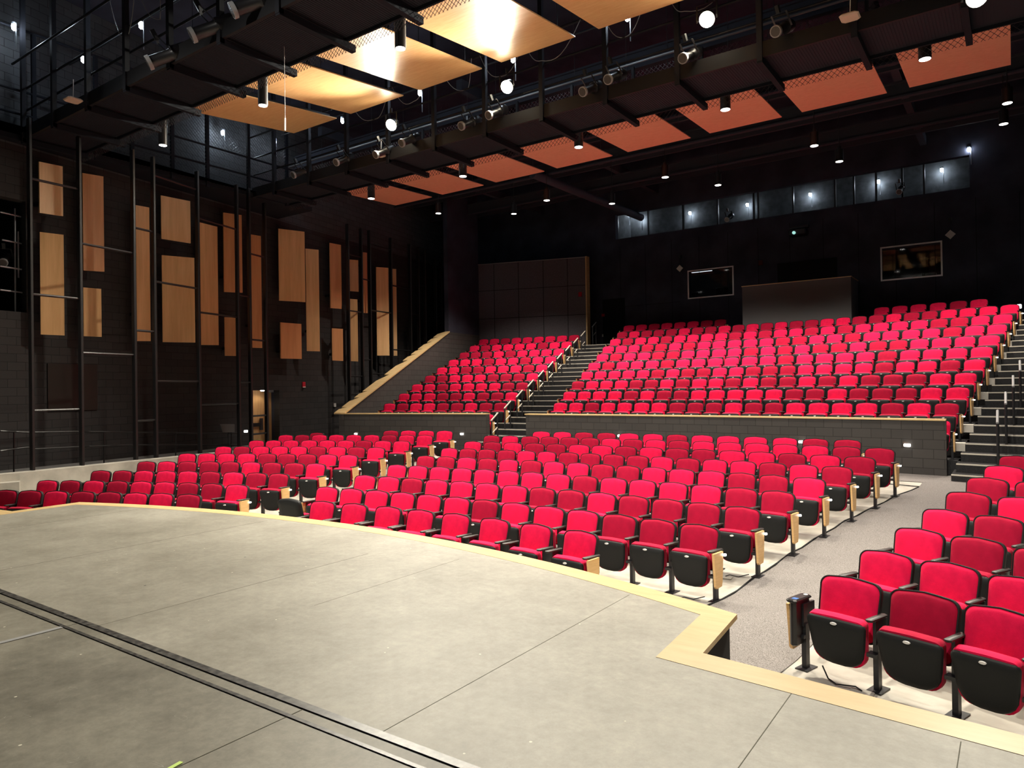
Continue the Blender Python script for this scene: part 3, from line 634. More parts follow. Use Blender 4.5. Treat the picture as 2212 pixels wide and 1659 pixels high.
for (px, py, w, h) in ((1500, 632, .5, .12), (1560, 622, .45, .3), (1965, 592, .9, .25), (2010, 588, .4, .4)):
    p = at(px, py, Y=YB+.9); m = MB(); m.bevbox((p.x-w/2, YB+.7, p.z-h), (p.x+w/2, YB+1.1, p.z), .04); o = m.build('control_desk', 'rim')
    tag(o, 'dim equipment desk behind the %s control room window, %s one' % ('left' if px < 1700 else 'right', 'left' if px in (1500, 1965) else 'right'), 'desk')
# doorway corridor, double door, projection booth box
m = MB(); m.box((-15.3, YB-.05, 3.2), (-14.2, YB-.01, 5.6)); m.build('door_2', 'black', kind='structure')
p0 = at(1680, 570, Y=YB); p1 = at(1808, 555, Y=YB)
m = MB(); m.box((p0.x, YB-.06, 3.5), (p1.x, YB-.01, p0.z)); d3 = m.build('door_3', 'black', kind='structure')
m = MB(); m.box((p0.x+.2, YB-.11, 4.4), (p0.x+.23, YB-.06, 5.0)); m.box((p0.x+.42, YB-.11, 4.4), (p0.x+.45, YB-.06, 5.0)); m.build('door_pull', 'galv', d3)
x0 = at(1603, 618, Y=27.35).x; x1 = at(1838, 597, Y=27.35).x; zt = 5.36
t = thing('projection_booth', ((x0+x1)/2, 27.9, 3.4), 'dark box booth with pale wooden top edge behind the last seat row', 'booth')
m = MB(); m.box((x0, 27.35, 3.0), (x1, 28.7, zt)); wpart(m, 'body', mat('booth_paint', (.16, .155, .155), .9, .05), t)
m = MB(); m.box((x0-.02, 27.33, zt), (x1+.02, 28.72, zt+.03)); wpart(m, 'wood_top', 'mapletrim', t)
# ------------------------------------------------------------------ left masonry side wall
def WX(y): return -18.9-.176*(y-5)
def on_wall(px, py, off=0):
    v = ray(px, py)   # solve EYE.x+s v.x = -18.9-.176(s v.y-5)+off
    s = (-18.9+.88+off)/(v.x+.176*v.y); return EYE+v*s
yA = on_wall(57, 600).y; zA0 = on_wall(57, 675).z; zA1 = on_wall(57, 435).z
dy0 = on_wall(541, 900).y; dy1 = on_wall(604, 900).y; dzt = on_wall(570, 843).z
m = MB()
def wl(y0, y1, z0, z1): m.prism([(WX(y0), y0), (WX(y1), y1), (WX(y1)-.3, y1), (WX(y0)-.3, y0)], z0, z1)
wl(-7, yA, -1.4, zA0); wl(-7, yA, zA1, 7.55); wl(yA, dy0, -1.4, 7.55); wl(dy0, dy1, dzt, 7.55); wl(dy1, 30, -1.4, 7.55)
m.build('wall_left', 'blockb', kind='structure')
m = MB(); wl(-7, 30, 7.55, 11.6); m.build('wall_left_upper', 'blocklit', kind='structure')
m = MB(); m.box((WX(yA)-1.9, -7, zA0-.5), (WX(yA)-1.7, yA+.3, zA1+.5)); m.box((WX(yA)-1.8, yA, zA0-.5), (WX(yA)-.3, yA+.2, zA1+.5)); m.build('wall_left_recess', 'black', kind='structure')
# door recess
m = MB(); m.box((WX(dy0)-1.3, dy0-.1, -1.4), (WX(dy0)-1.15, dy1+.2, dzt+.1)); m.box((WX(dy0)-1.2, dy1, -1.4), (WX(dy1)-.3, dy1+.12, dzt+.1)); m.box((WX(dy0)-1.2, dy0-.12, -1.4), (WX(dy0)-.3, dy0, dzt+.1)); m.box((WX(dy0)-1.2, dy0-.1, dzt), (WX(dy0)-.3, dy1+.1, dzt+.12))
m.build('wall_door_recess', 'blackwall', kind='structure')
def dq(px, py): return on_wall(px, py, -.45)
m = MB(); a = dq(543, 900); b = dq(601, 900); m.prism([(a.x, a.y), (b.x, b.y), (b.x-.05, b.y), (a.x-.05, a.y)], -.9, dzt); dr = m.build('door_1', wood('door_veneer', (.5, .28, .12), (.66, .42, .2), 3, (6, 6, .5), .4), kind='structure')
m = MB(); a = on_wall(545, 915, -.40); b = on_wall(563, 915, -.40); m.bar((a.x, a.y, a.z-.05), (b.x, b.y, a.z-.05), .06, .12); m.build('push_bar', 'steel', dr)
m = MB(); a = on_wall(561, 905, -.42); m.box((a.x-.01, a.y, a.z-.38), (a.x+.02, a.y+.12, a.z+.02)); m.build('push_bar_housing', 'steel', dr)
m = MB(); a = on_wall(580, 843, -.40); m.box((a.x-.02, a.y, a.z-.08), (a.x+.06, a.y+.35, a.z)); m.build('door_closer', 'galv', dr)
m = MB(); a = on_wall(576, 900, -.38); m.prism([(a.x, a.y-.03), (a.x, a.y+.05), (a.x-.1, a.y+.05), (a.x-.1, a.y-.03)], -.9, dzt); m.build('door_frame', 'black', dr)
m = MB(); a = on_wall(604, 900, -.35); m.prism([(a.x, a.y-.03), (a.x, a.y+.03), (a.x-.1, a.y+.03), (a.x-.1, a.y-.03)], -.9, dzt); m.build('door_jamb', 'galv', dr)
a = on_wall(570, 850, -.1); lamp('SPOT', (a.x, a.y, dzt-.02), 14, (1, .85, .6), .1, (a.x-.35, a.y, -.5), 140)
tl = MB(); tl.bevbox((a.x-.09, a.y-.09, dzt-.03), (a.x+.09, a.y+.09, dzt+.01), .02); o = tl.build('recess_light', 'downglow'); tag(o, 'small ceiling light above the wooden exit door', 'light')
# concrete ledge and walkway on the left
LP = [(-17.55, 3.6), (-17.0, 5.6), (-16.95, 6.2), (-17.05, 7.3), (-17.2, 8.5), (-17.35, 10), (-17.5, 12), (-17.6, 13.5), (-17.6, 14.6)]
m = MB()
for (xa, ya), (xb, yb) in zip(LP[1:], LP[2:]):
    m.prism([(xa, ya), (xb, yb), (xb-.3, yb), (xa-.3, ya)], -1.3, .0)
m.build('wall_concrete_ledge', 'conc', kind='structure')
m = MB(); m.prism([(-17.2, 6.1), (-17.8, 12), (-17.9, 14.6), (-22.5, 14.6), (WX(3)-1, 3), (-19, 3)], -.35, -.12); m.box((-22.6, 14.6, -.8), (-17.9, 18.3, -.4)); m.build('floor_walkway', mat('walkway_grey', (.16, .155, .15), .8), kind='structure')
m = MB(); m.box((-22.8, 18.3, -1.2), (-20.4, 29, -.3)); m.box((-19.5, 2.2, -1.1), (-17.2, 6.1, -.95)); m.build('floor_side', 'black', kind='structure')
m = MB(); m.prism([(-16.9, 5.2), (-16.7, 6.1), (-17.9, 6.6), (-18.3, 5.4)], -.95, -.16); m.build('wall_ledge_end', 'conc', kind='structure')
# outer shell
m = MB(); m.box((-25, -8, 11.6), (9, 33, 11.8)); m.build('ceiling', 'blackwall', kind='structure')
m = MB(); m.box((8, -8, -1.5), (8.2, 33, 11.8)); m.build('wall_right', 'blackwall', kind='structure')
m = MB(); m.box((-25, -8.2, -1.5), (9, -8, 11.8)); m.build('wall_stage_rear', 'blackwall', kind='structure')
m = MB(); m.box((-25, -8, -1.5), (9, 33, -1.25)); m.build('floor_slab', 'blackwall', kind='structure')
m = MB()
for y in (16.4, 18.1, 20.0, 22.5, 25.4): 
    m.box((-23, y-.08, 9.55), (8, y+.08, 9.6)); m.box((-23, y-.02, 9.6), (8, y+.02, 9.95)); m.box((-23, y-.08, 9.95), (8, y+.08, 10.0))
for y in (19.1, 21.3, 24.0, 27.2): m.box((-23, y-.05, 9.9), (8, y+.05, 10.05))
for x in (-18.5, -12.6, -2.5): m.box((x-.1, 15.5, 10.0), (x+.1, 29, 10.3))
m.build('ceiling_beams', mat('beam_paint', (.05, .052, .066), .8, .1), kind='structure')
a = at(1150, 375, z=9.4); b = at(1385, 470, z=9.2)
m = MB(); m.tube([a, b], .16, 12); o = m.build('ceiling_duct', mat('duct_paint', (.06, .062, .08), .7, .1), smooth=40); tag(o, 'dark round duct crossing under the ceiling towards the lighting slot', 'duct')
# ------------------------------------------------------------------ wooden wall panels
PN = [  # pixel corners: xl_top, xr_top, yl_top, yr_top, xl_bot, xr_bot, yl_bot, yr_bot, material, label
 (84, 135, 348.8, 359.4, 86.5, 137, 459.7, 467, 'panel', 'short pale veneer wall panel, topmost at the far left behind the first pipe posts'),
 (86, 137, 501, 507, 88, 140, 722.4, 724.6, 'panel', 'tall bright veneer wall panel, lowest at the far left beside the first pipe post'),
 (179, 223, 373.8, 381, 180, 226, 584, 587, 'panel2', 'long orange veneer wall panel just right of the second pipe post'),
 (180, 219, 620.8, 624, 181, 219.5, 726, 727.6, 'panel', 'small bright veneer wall panel low beside the second pipe post'),
 (293.5, 322, 442.9, 448, 296, 326, 736.7, 737, 'panel', 'very long narrow veneer panel between the third and fourth pipe posts'),
 (347, 411, 421.7, 434.5, 349.7, 412, 515.7, 525.5, 'panel', 'nearly square brown veneer panel tilted out from the left wall'),
 (348.5, 420, 550.8, 557, 352.6, 422, 739, 740, 'panel', 'widest veneer panel, directly under the nearly square one'),
 (430.5, 468.5, 480, 489.7, 435.8, 473.6, 745.2, 745.7, 'panel', 'long veneer panel just right of the fifth pipe post'),
 (482, 521.5, 458.8, 464.5, 485.5, 524.7, 630.6, 632.3, 'panel2', 'reddish veneer panel crossed by the sixth pipe post'),
 (485, 519, 685, 686.5, 486, 519, 768.6, 769, 'panel2', 'small lower veneer panel behind the sixth pipe post'),
 (539.5, 563, 506, 509.7, 542.8, 567, 751, 751.7, 'panel2', 'long narrow veneer panel above the open wooden door'),
 (600.5, 657.6, 493.5, 500.5, 604, 660, 649.3, 652.5, 'panel', 'large pale brown veneer panel in the middle of the left wall'),
 (658.5, 687, 536.5, 539.5, 664, 692.4, 758.3, 759, 'panel', 'tall veneer panel touching the right side of the large pale one'),
 (606, 651, 696.3, 699.8, 607, 652, 774.5, 775.3, 'panel2', 'small orange veneer panel below the large pale brown one'),
 (712, 736, 524.4, 529, 715.3, 739, 665.5, 667.5, 'panel2', 'upper slim veneer panel left of the far pipe posts'),
 (717, 740.5, 708.9, 710.5, 717.6, 741.6, 778.6, 779.6, 'panel2', 'lower short veneer panel left of the far pipe posts'),
 (754.6, 774, 560.5, 562, 755, 774.6, 628.5, 630, 'panel2', 'short veneer panel behind the first gap of the far pipe posts'),
 (755.8, 771.6, 645.5, 646.7, 757.7, 774.3, 780, 781, 'panel', 'tall slim veneer panel low in the first gap of the far pipe posts'),
 (782.3, 792.8, 544.4, 546, 784.5, 794.6, 676, 676.5, 'panel2', 'thinnest veneer strip in the second gap of the far pipe posts'),
 (811.8, 838.5, 576.7, 578.5, 815.4, 841.8, 768, 768, 'panel', 'broad tall veneer panel nearest the stepped wooden wall capping'),
 (847, 855, 580.5, 581, 849.6, 859, 768.6, 768.6, 'panel', 'rightmost narrow veneer strip beside the stepped wooden wall capping')]
for xlt, xrt, ylt, yrt, xlb, xrb, ylb, yrb, mt_, lab in PN:
    a = on_wall((xlt+xlb)/2, (ylt+ylb)/2, .38); b = on_wall((xrt+xrb)/2, (yrt+yrb)/2, .38)
    tl_ = on_wall(xlt, ylt, .38); bl = on_wall(xlb, ylb, .38); h = tl_.z-bl.z
    vt, vb = ray(xrt, yrt), ray(xrb, yrb); s0 = (b-EYE).length/ray((xrt+xrb)/2, (yrt+yrb)/2).length
    s1 = h/(vt.z-vb.z); s = max(s0*.965, min(s0*1.02, s1)); rp = EYE+ray((xrt+xrb)/2, (yrt+yrb)/2)*s
    tr, br = EYE+vt*s, EYE+vb*s
    w = Vector((rp.x-a.x, rp.y-a.y, 0)); nrm = Vector((w.y, -w.x, 0)).normalized()
    if nrm.x < 0: nrm = -nrm
    c = [Vector((a.x, a.y, bl.z)), Vector((rp.x, rp.y, br.z)), Vector((rp.x, rp.y, tr.z)), Vector((a.x, a.y, tl_.z))]
    t = thing('wood_wall_panel', c[0], lab, 'wall panel')
    m = MB(); m.quadslab([p-c[0] for p in c], -nrm*.04); m.build('veneer_face', mt_, t)
    m = MB()
    for p in ((c[0]*.8+c[2]*.2), (c[0]*.2+c[2]*.8)):
        q = p-c[0]-nrm*.04; m.bar(q, q-nrm*max(.1, (p.x-WX(p.y))-.04), .08, .08)
    m.build('bracket', 'black', t)
# dark board and small things on the left wall
a = on_wall(103, 785, .03); b = on_wall(211, 885, .03)
m = MB(); m.quadslab([(a.x, a.y, b.z), (b.x, b.y, b.z), (b.x, b.y, a.z), (a.x, a.y, a.z)], (-.06, 0, 0)); o = m.build('access_panel', mat('board_black', (.016, .015, .012), .4)); tag(o, 'large dark board on the left block wall behind the first two posts', 'board')
def wallbox(name, px, py, w, h, mt_, lab, cat, onw=True, Y=None, d=.06):
    p = on_wall(px, py, .05) if onw else at(px, py, Y=Y)
    m = MB()
    if onw: m.bevbox((p.x-.06, p.y-w/2, p.z-h/2), (p.x, p.y+w/2, p.z+h/2), .01)
    else: m.bevbox((p.x-w/2, p.y-d, p.z-h/2), (p.x+w/2, p.y, p.z+h/2), .01)
    o = m.build(name, mt_); tag(o, lab, cat); return o
wallbox('wall_switch', 724, 875, .11, .14, 'white', 'white switch plate on the black wall left of the parapet', 'switch')
o = wallbox('fire_alarm', 657, 831, .14, .2, 'redbox', 'red alarm box on the black left wall right of the wooden door', 'alarm'); 
m = MB(); m.box((.0, 0, 0), (.01, .12, .03)); s_ = m.build('strip', 'white', o); s_.location = on_wall(654, 837, .06)
w_ = (Vector(D_)-Vector(C_)).normalized()
wallbox('fire_alarm', 1254, 636, .16, .2, 'redbox', 'red alarm box on the panelled wall by its pale end post', 'alarm', False, 27.62)
wallbox('fire_alarm', 1304, 681, .16, .12, 'redbox', 'small red alarm box low on the rear wall beside the dark doorway', 'alarm', False, YB)
wallbox('fire_alarm', 1644, 568, .17, .2, mat('dim_red', (.08, .012, .01), .5), 'dim red alarm box on the rear wall left of the double door', 'alarm', False, YB)
wallbox('wall_switch', 1303, 725, .06, .12, 'white', 'tiny white plate on the rear wall beside the stair top', 'switch', False, YB)
for px, py, s, lab in ((1469, 580, .30, 'pale diamond-shaped antenna left of the left control room window'), (2053, 507, .32, 'pale diamond-shaped antenna right of the right control room window')):
    p = at(px, py, Y=YB-.1); t = thing('diamond_antenna', p, lab, 'antenna'); m = MB()
    m.loft([[Vector((math.cos(R(a_))*s/2*f, y, math.sin(R(a_))*s/2*f)) for a_ in (0, 90, 180, 270)] for y, f in ((0, .9), (-.02, 1), (-.05, 1), (-.06, .9))]); m.build('plate', 'white', t)
    m = MB(); m.tube([(0, 0, s/2), (0, 0, s/2+.3)], .008); m.box((-.05, -.03, s/2+.3), (.05, .1, s/2+.42)); m.build('cable', 'steel', t)
p = at(1724, 503, Y=YB-.3); t = thing('projector', p, 'dark projector with a small glowing lens on the rear wall above the booth', 'projector')
m = MB(); m.bevbox((-.32, -.2, -.1), (.32, .3, .12), .04); m.box((-.35, .1, .2), (.35, .28, .3)); m.build('body', 'steel', t)
m = MB(); m.tube([(-.1, -.2, -.02), (-.1, -.26, -.02)], .06, 12); m.build('lens', mat('lens_glow', (.1, .2, .2), emis=(.5, 1, .9), es=.6), t)
# ------------------------------------------------------------------ pipe frames along the left
PL = [(-17.25, 6.3), (-17.35, 7.6), (-17.72, 9.3), (-18.25, 11.3), (-18.8, 13.1), (-19.4, 15), (-20.55, 18.2), (-21.0, 20.5), (-21.5, 25), (-21.9, 28)]
def on_pl(px, py):
    v = ray(px, py)
    for (xa, ya), (xb, yb) in zip(PL, PL[1:]):
        # solve s*v.x = xa+(xb-xa)*u ; s*v.y = ya+(yb-ya)*u
        det = v.x*(-(yb-ya))+(xb-xa)*v.y
        s = (-xa*(yb-ya)+(xb-xa)*ya)/det; u = (s*v.y-ya)/(yb-ya)
        if -.001 <= u <= 1.001 and s > 0: return EYE+v*s
    return EYE+v*s
def frame(posts, rungs, label, wpost):
    p0 = on_pl(posts[0][0], 900); t = thing('pipe_ladder', (p0.x, p0.y, posts[0][2]), label, 'pipe ladder')
    cs = []
    for px, ytop, zb in posts:
        b = on_pl(px, 800); c = on_pl(px, ytop); cs.append(b)
        m = MB(); m.bevbox((b.x-.075*wpost/.062, b.y-.03, zb), (b.x+.075*wpost/.062, b.y+.03, c.z), .01); wpart(m, 'post', 'tube', t)
    for i, pa, pb in rungs:
        za = on_pl(posts[i][0], pa).z; zb = on_pl(posts[i+1][0], pb).z; z = (za+zb)/2
        m = MB(); m.tube([(cs[i].x, cs[i].y, z), (cs[i+1].x, cs[i+1].y, z)], .028, 8); wpart(m, 'rung', 'tube', t, 40)
    return cs
frame([(68, 257, 0.0), (175, 296, 0.0), (291, 326, -.1), (335, 341, -.1), (430, 372, -.1), (515, 401, -.2), (541, 409, -.4), (575, 440, -.4)],
      [(0, 387, 409), (0, 635, 646), (0, 887, 884), (1, 526, 547.6), (1, 762, 767), (2, 493, 501), (2, 714, 716), (2, 909, 908), (3, 382, 409), (3, 609, 623), (3, 823.5, 823.5), (4, 475, 494), (4, 676, 684), (4, 874, 872), (5, 638, 640), (5, 826, 826), (6, 550, 555), (6, 734, 736), (6, 898, 898), (6, 938, 936)],
      'near group of eight tall black pipe posts with short rungs along the left wall', .062)
frame([(754, 485, -.3), (783, 495, -.3), (801, 499, -.3), (847, 515, -.3), (888, 528, -.3), (906, 534, -.3), (920, 540, -.3), (943, 560, -.3), (955, 566, -.3)],
      [(0, 550, 556), (0, 672, 674), (0, 813, 813), (0, 852, 852), (1, 604, 605), (1, 777, 777), (2, 528, 540), (2, 671, 676), (2, 808, 808), (3, 617, 624), (3, 755, 758), (4, 678, 680), (5, 617, 619), (5, 746, 746), (6, 729, 729), (7, 700, 701)],
      'far group of nine tall black pipe posts rising behind the stepped wooden capping', .07)
t = thing('wall_handrail', on_wall(60, 933, .9), 'curved double handrail running behind the left pipe posts', 'handrail')
for pts in ([(0, 931), (60, 934), (172, 932), (291, 934), (430, 936), (515, 936)], [(0, 974), (60, 966), (75, 970), (172, 965), (291, 961), (430, 961), (515, 961)]):
    m = MB(); m.tube([on_wall(px, py, .9) for px, py in pts], .021, 8); wpart(m, 'rail', 'tube', t, 40)
for px in (30, 225, 380, 500):
    a = on_wall(px, 933, .9); m = MB(); m.tube([(a.x, a.y, a.z), (a.x-.03, a.y, -.2)], .018, 6); wpart(m, 'rail_post', 'tube', t)
# window-like opening on the far left with pipes and lamps
t = thing('pipe_grid', on_wall(30, 560, -.2), 'black pipe grid inside the dark opening at the far left', 'pipe grid')
for pts in ([(0, 458), (45, 468)], [(4, 518), (46, 526)], [(0, 575), (47, 582)], [(0, 626), (48, 632)], [(32, 450), (33, 678)], [(39, 500), (40, 600)]):
    m = MB(); m.tube([on_wall(px, py, -.2) for px, py in pts], .02, 8); wpart(m, 'pipe', 'alu', t)
# music stand by the left wall, grey panel
a = on_wall(478, 918, 1.2); t = thing('music_stand', (a.x, a.y, -.1), 'small grey music stand desk beside the left pipe posts', 'music stand')
p = [on_wall(476, 917, 1.2), on_wall(507, 917, 1.2), on_wall(507, 934, 1.2), on_wall(481, 934, 1.2)]
m = MB(); m.quadslab(p, (-.015, -.01, .01)); wpart(m, 'desk', mat('stand_grey', (.10, .10, .10), .6), t)
m = MB(); c = (p[2]+p[3])/2; m.tube([(c.x-.03, c.y, c.z-.5), (c.x-.03, c.y, c.z+.1)], .012); wpart(m, 'stem', 'steel', t)
# step lights on the walls
for px, py, Yv, lab in ((770, 937, None, 'small white step light on the left parapet, left one'), (999, 937, None, 'small white step light on the left parapet, right one'), (1340, 941, None, 'small white step light on the centre parapet, leftmost'), (1732, 954, None, 'small white step light on the centre parapet, middle'), (1960, 961, None, 'small white step light on the centre parapet, rightmost')):
    x = at(px, py, Y=17.6).x; yy_ = par_y(x); p = at(px, py, Y=yy_)
    t = thing('step_light', p, lab, 'step light', 'step lights of the parapets')
    m = MB(); m.bevbox((-.09, -.008, -.05), (.09, .01, .07), .006); m.build('housing', 'rim', t)
    m = MB(); m.bevbox((-.065, -.06, -.035), (.065, -.006, .025), .02); m.build('lens', 'steplight', t)
p = on_wall(530, 932, .4); t = thing('step_light', p, 'small white step light left of the open wooden door', 'step light'); m = MB(); m.bevbox((0, -.06, -.03), (.06, .06, .04), .015); m.build('lens', 'steplight', t)
# ------------------------------------------------------------------ wooden ceiling reflectors
def reflector(x0, x1, yn, zn, yf, zf_, mt_, lab, grp):
    t = thing('ceiling_reflector', ((x0+x1)/2, (yn+yf)/2, (zn+zf_)/2), lab, 'ceiling panel', grp)
    m = MB(); m.quadslab([(x0, yn, zn), (x1, yn, zn), (x1, yf, zf_), (x0, yf, zf_)], (0, 0, .025)); wpart(m, 'veneer_panel', mt_, t)
    m = MB(); sl = (zf_-zn)/(yf-yn)
    for x in (x0+.25, x1-.25): m.bar((x, yn+.05, zn+.09), (x, yf-.05, zf_+.09), .08, .12)
    wpart(m, 'support_rail', 'steel', t)
    for x in (x0+.25, x1-.25):
        for y in (yn+.3, yf-.3): m = MB(); m.tube([(x, y, zn+sl*(y-yn)+.1), (x, y, 11.6)], .008, 5); wpart(m, 'suspension_wire', 'wire', t)
for i in range(6):
    x1 = at(729, 257, z=8.8).x+2.42*i
    x0 = x1-1.88 if i else -16.28
    reflector(x0, x1, 9.3, 8.43, 12.72, 8.8, 'reflf', f'bright wooden ceiling reflector in front of the second catwalk, {ORD[i]} from the left', 'front ceiling reflectors')
for i in range(8):
    x0, x1 = [(-19.03, -17.2), (-16.66, -14.8), (-14.25, -12.3), (-11.8, -9.83), (-9.3, -7.35), (-6.79, -4.86), (-4.35, -2.4), (-1.92, .05)][i]
    reflector(x0, x1, 15.5 if i < 7 else 15.5, 8.45, 19.5-.035*i, 8.6, 'reflr', f'reddish wooden ceiling reflector behind the second catwalk, {ORD[i]} from the left', 'rear ceiling reflectors')
# ------------------------------------------------------------------ catwalks
def chain(m, x0, x1, y, z0, z1, cell, th=.006, along='x'):
    n = int((x1-x0+(z1-z0))/cell)+1
    for i in range(n+1):
        for sgn in (1, -1):
            if sgn == 1: a = (x0+i*cell-(z1-z0), z0); b = (x0+i*cell, z1)
            else: a = (x0+i*cell, z0); b = (x0+i*cell-(z1-z0), z1)
            (ax, az), (bx, bz) = a, b
            # clip to [x0,x1]
            lo, hi = (a, b) if ax < bx else (b, a)
            if hi[0] <= x0 or lo[0] >= x1: continue
            def cl(x): u = (x-lo[0])/(hi[0]-lo[0]); return (x, lo[1]+(hi[1]-lo[1])*u)
            p = lo if lo[0] >= x0 else cl(x0); q = hi if hi[0] <= x1 else cl(x1)
            if along == 'x': m.bar((p[0], y, p[1]), (q[0], y, q[1]), th, th)
            else: m.bar((y, p[0], p[1]), (y, q[0], q[1]), th, th)
def catwalk(Yn, Yf, z, x0, x1, bays, label, cell):
    t = thing('catwalk', ((x0+x1)/2, (Yn+Yf)/2, z), label, 'catwalk')
    m = MB(); m.box((x0, Yn+.06, z+.05), (x1, Yf-.03, z+.09))
    x = x0
    while x < x1: m.box((x, Yn+.07, z+.044), (x+.02, Yf-.05, z+.055)); x += .05
    wpart(m, 'grating_floor', mat('grating', (.022, .024, .032), .7, .15), t)
    m = MB(); m.box((x0, Yn, z-.02), (x1, Yn+.06, z+.26)); wpart(m, 'edge_channel', mat('channel', (.012, .012, .014), .6, .25), t)
    m = MB(); m.box((x0, Yf-.04, z-.01), (x1, Yf, z+.12)); wpart(m, 'edge_channel', 'rig', t)
    for xb in bays:
        m = MB(); m.box((xb-.05, Yn-.03, z-.13), (xb+.05, Yf+.16, z-.01)); wpart(m, 'cross_beam', 'rig', t)
        m = MB(); m.box((xb-.05, Yn-.04, z-.1), (xb+.05, Yn+.05, 11.6)); wpart(m, 'hanger_post', mat('hanger', (.018, .019, .024), .7, .15) if not bpy.data.materials.get('hanger') else bpy.data.materials['hanger'], t)
        m = MB(); m.box((xb-.03, Yf-.06, z), (xb+.03, Yf, z+1.15)); wpart(m, 'rail_post', 'steel', t)
    for y in (Yn+.09, Yf-.08):
        for h in (.58, 1.1):
            m = MB(); m.tube([(x0, y, z+.1+h), (x1, y, z+.1+h)], .024, 8); wpart(m, 'guard_rail', 'galv' if y > Yn+.2 else 'steel', t, 40)
    m = MB(); m.tube([(x0, Yn-.12, z+1.75), (x1, Yn-.12, z+1.75)], .026, 8); m.tube([(x0, Yf-.25, z+2.2), (x1, Yf-.25, z+2.2)], .026, 8); wpart(m, 'lighting_pipe', 'steel', t, 40)
    m = MB(); chain(m, x0, x1, Yf+.015, z-.17, z+1.05, cell); wpart(m, 'chain_mesh', 'wire', t)
    return t
CZ = 7.6
catwalk(7.0, 8.38, CZ, -19.0, 1.2, [at(471, 79, z=CZ).x+1.577*i for i in range(-5, 7)], 'front black catwalk hanging over the stage edge with grated floor', .085)
catwalk(13.25, 14.62, CZ, -19.0, 2.5, [-3.7+1.577*i for i in range(-9, 4)], 'second black catwalk over the seats carrying the bright floodlights', .105)
t = thing('side_gallery', (-19.6, 11, CZ), 'side gallery with chain mesh railing along the left wall', 'gallery')
m = MB(); m.prism([(-18.95, -2), (-18.95, 15.5), (WX(15.5), 15.5), (WX(-2), -2)], CZ, CZ+.12); wpart(m, 'gallery_floor', 'rig', t)
m = MB()
for y in (5.6, 7.3, 8.7, 9.6, 10.7, 11.75, 13.1, 14.5): m.box((-18.98, y-.045, CZ-.05), (-18.9, y+.045, CZ+2.6))
for h in (.6, 1.15, 2.6): m.tube([(-18.93, -2, CZ+h), (-18.93, 15.5, CZ+h)], .03, 8)
wpart(m, 'gallery_rail', 'rig', t)
m = MB(); chain(m, 8.6, 14.5, -18.93, CZ+.1, CZ+2.1, .105, along='y'); wpart(m, 'chain_mesh', 'wire', t)
# conduit and loose cables on the catwalks
rc = random.Random(5)
def cable(pts, r, label, mt_='wire', grp=None):
    P = [Vector(p) for p in pts]; out = []
    for i in range(len(P)-1):
        a, b = P[i], P[i+1]
        for j in range(8):
            u = j/8; out.append(a.lerp(b, u)+Vector((0, 0, -.25*math.sin(math.pi*u)*(b-a).length)))
    out.append(P[-1]); m = MB(); m.tube(out, r, 5); o = m.build('cable', mt_, smooth=40); tag(o, label, 'cable', grp); return o
for i in range(11):
    x = -14.5+1.5*i+rc.uniform(-.3, .3); y0 = 13.1
    cable([(x, y0, CZ+1.75), (x+rc.uniform(.3, .8), y0+rc.uniform(.0, .3), CZ+1.2), (x+rc.uniform(.9, 1.5), y0, CZ+1.75)], .008, 'thin cable looping from the lighting pipe of the second catwalk', 'galv', 'cables on the second catwalk')
for i in range(8):
    x = -14.2+1.1*i+rc.uniform(-.3, .3); y0 = 6.9
    cable([(x, y0, CZ+1.75), (x+rc.uniform(.2, .6), y0+rc.uniform(.1, .4), CZ+1.0), (x+rc.uniform(.7, 1.2), y0, CZ+1.75)], .008, 'thin cable looping from the lighting pipe of the front catwalk', 'galv', 'cables on the front catwalk')
m = MB(); p = at(613, 0, Y=7.9); q = at(616, 255, Y=7.9); r_ = at(616, 282, Y=7.9)
t = thing('hanging_line', r_, 'thin white line with a small weight hanging in front of the wooden reflectors', 'line')
m.tube([p+Vector((0, 0, .5)), q], .004, 5); wpart(m, 'line', 'white', t); m = MB(); m.tube([q, r_], .014, 8); wpart(m, 'weight', 'white', t)
# pendant downlights
def pendant(p, label, grp, rad=.095, h=.62, energy=0, glow='downglow', spot=75, stem=.2, arm=0):
    t = thing('pendant_downlight', p, label, 'downlight', grp)
    m = MB(); m.tube([(0, 0, h*.98), (0, 0, h), (0, 0, .0)], [rad*.8, rad, rad], 20); m.tube([(0, 0, h), (0, 0, h+.09)], rad*.55, 12); m.build('housing', 'tube', t, 40)
    m = MB(); m.tube([(0, 0, h+.08), (0, 0, h+stem)], .012, 6)
    if arm: m.bar((0, 0, h+stem), (0, -arm, h+stem), .03, .03)
    m.build('stem', 'steel', t)
    m = MB(); m.tube([(0, 0, -.004), (0, 0, .003)], rad*.88, 20); m.build('lens', glow, t)
    if energy:
        l = lamp('SPOT', (p[0], p[1], p[2]-.03), energy, (1, .9, .78), .08, (p[0], p[1], -1), spot, .7)
    return t
for i, (px, py) in enumerate(((352, 314), (568, 228), (865, 105))):
    pendant(at(px, py, Y=8.8), f'black cylinder downlight hanging behind the front catwalk, {ORD[i]} from the left', 'downlights of the front catwalk', energy=750, h=.6, arm=.5, stem=8.28-.6-at(px, py, Y=8.8).z)
for x in (-4.6, -.85): lamp('SPOT', (x, 8.8, 7.3), 700, (1, .9, .78), .08, (x, 8.8, -1), 75, .7)
for i, (px, py) in enumerate(((802, 429), (1000, 381), (1250, 318), (1567, 237), (1998, 128))):
    pendant(at(px, py, Y=15.2), f'black cylinder downlight hanging behind the second catwalk, {ORD[i]} from the left', 'downlights of the second catwalk', rad=.11, h=.58, energy=1000, arm=.66, stem=8.28-.58-at(px, py, Y=15.2).z)
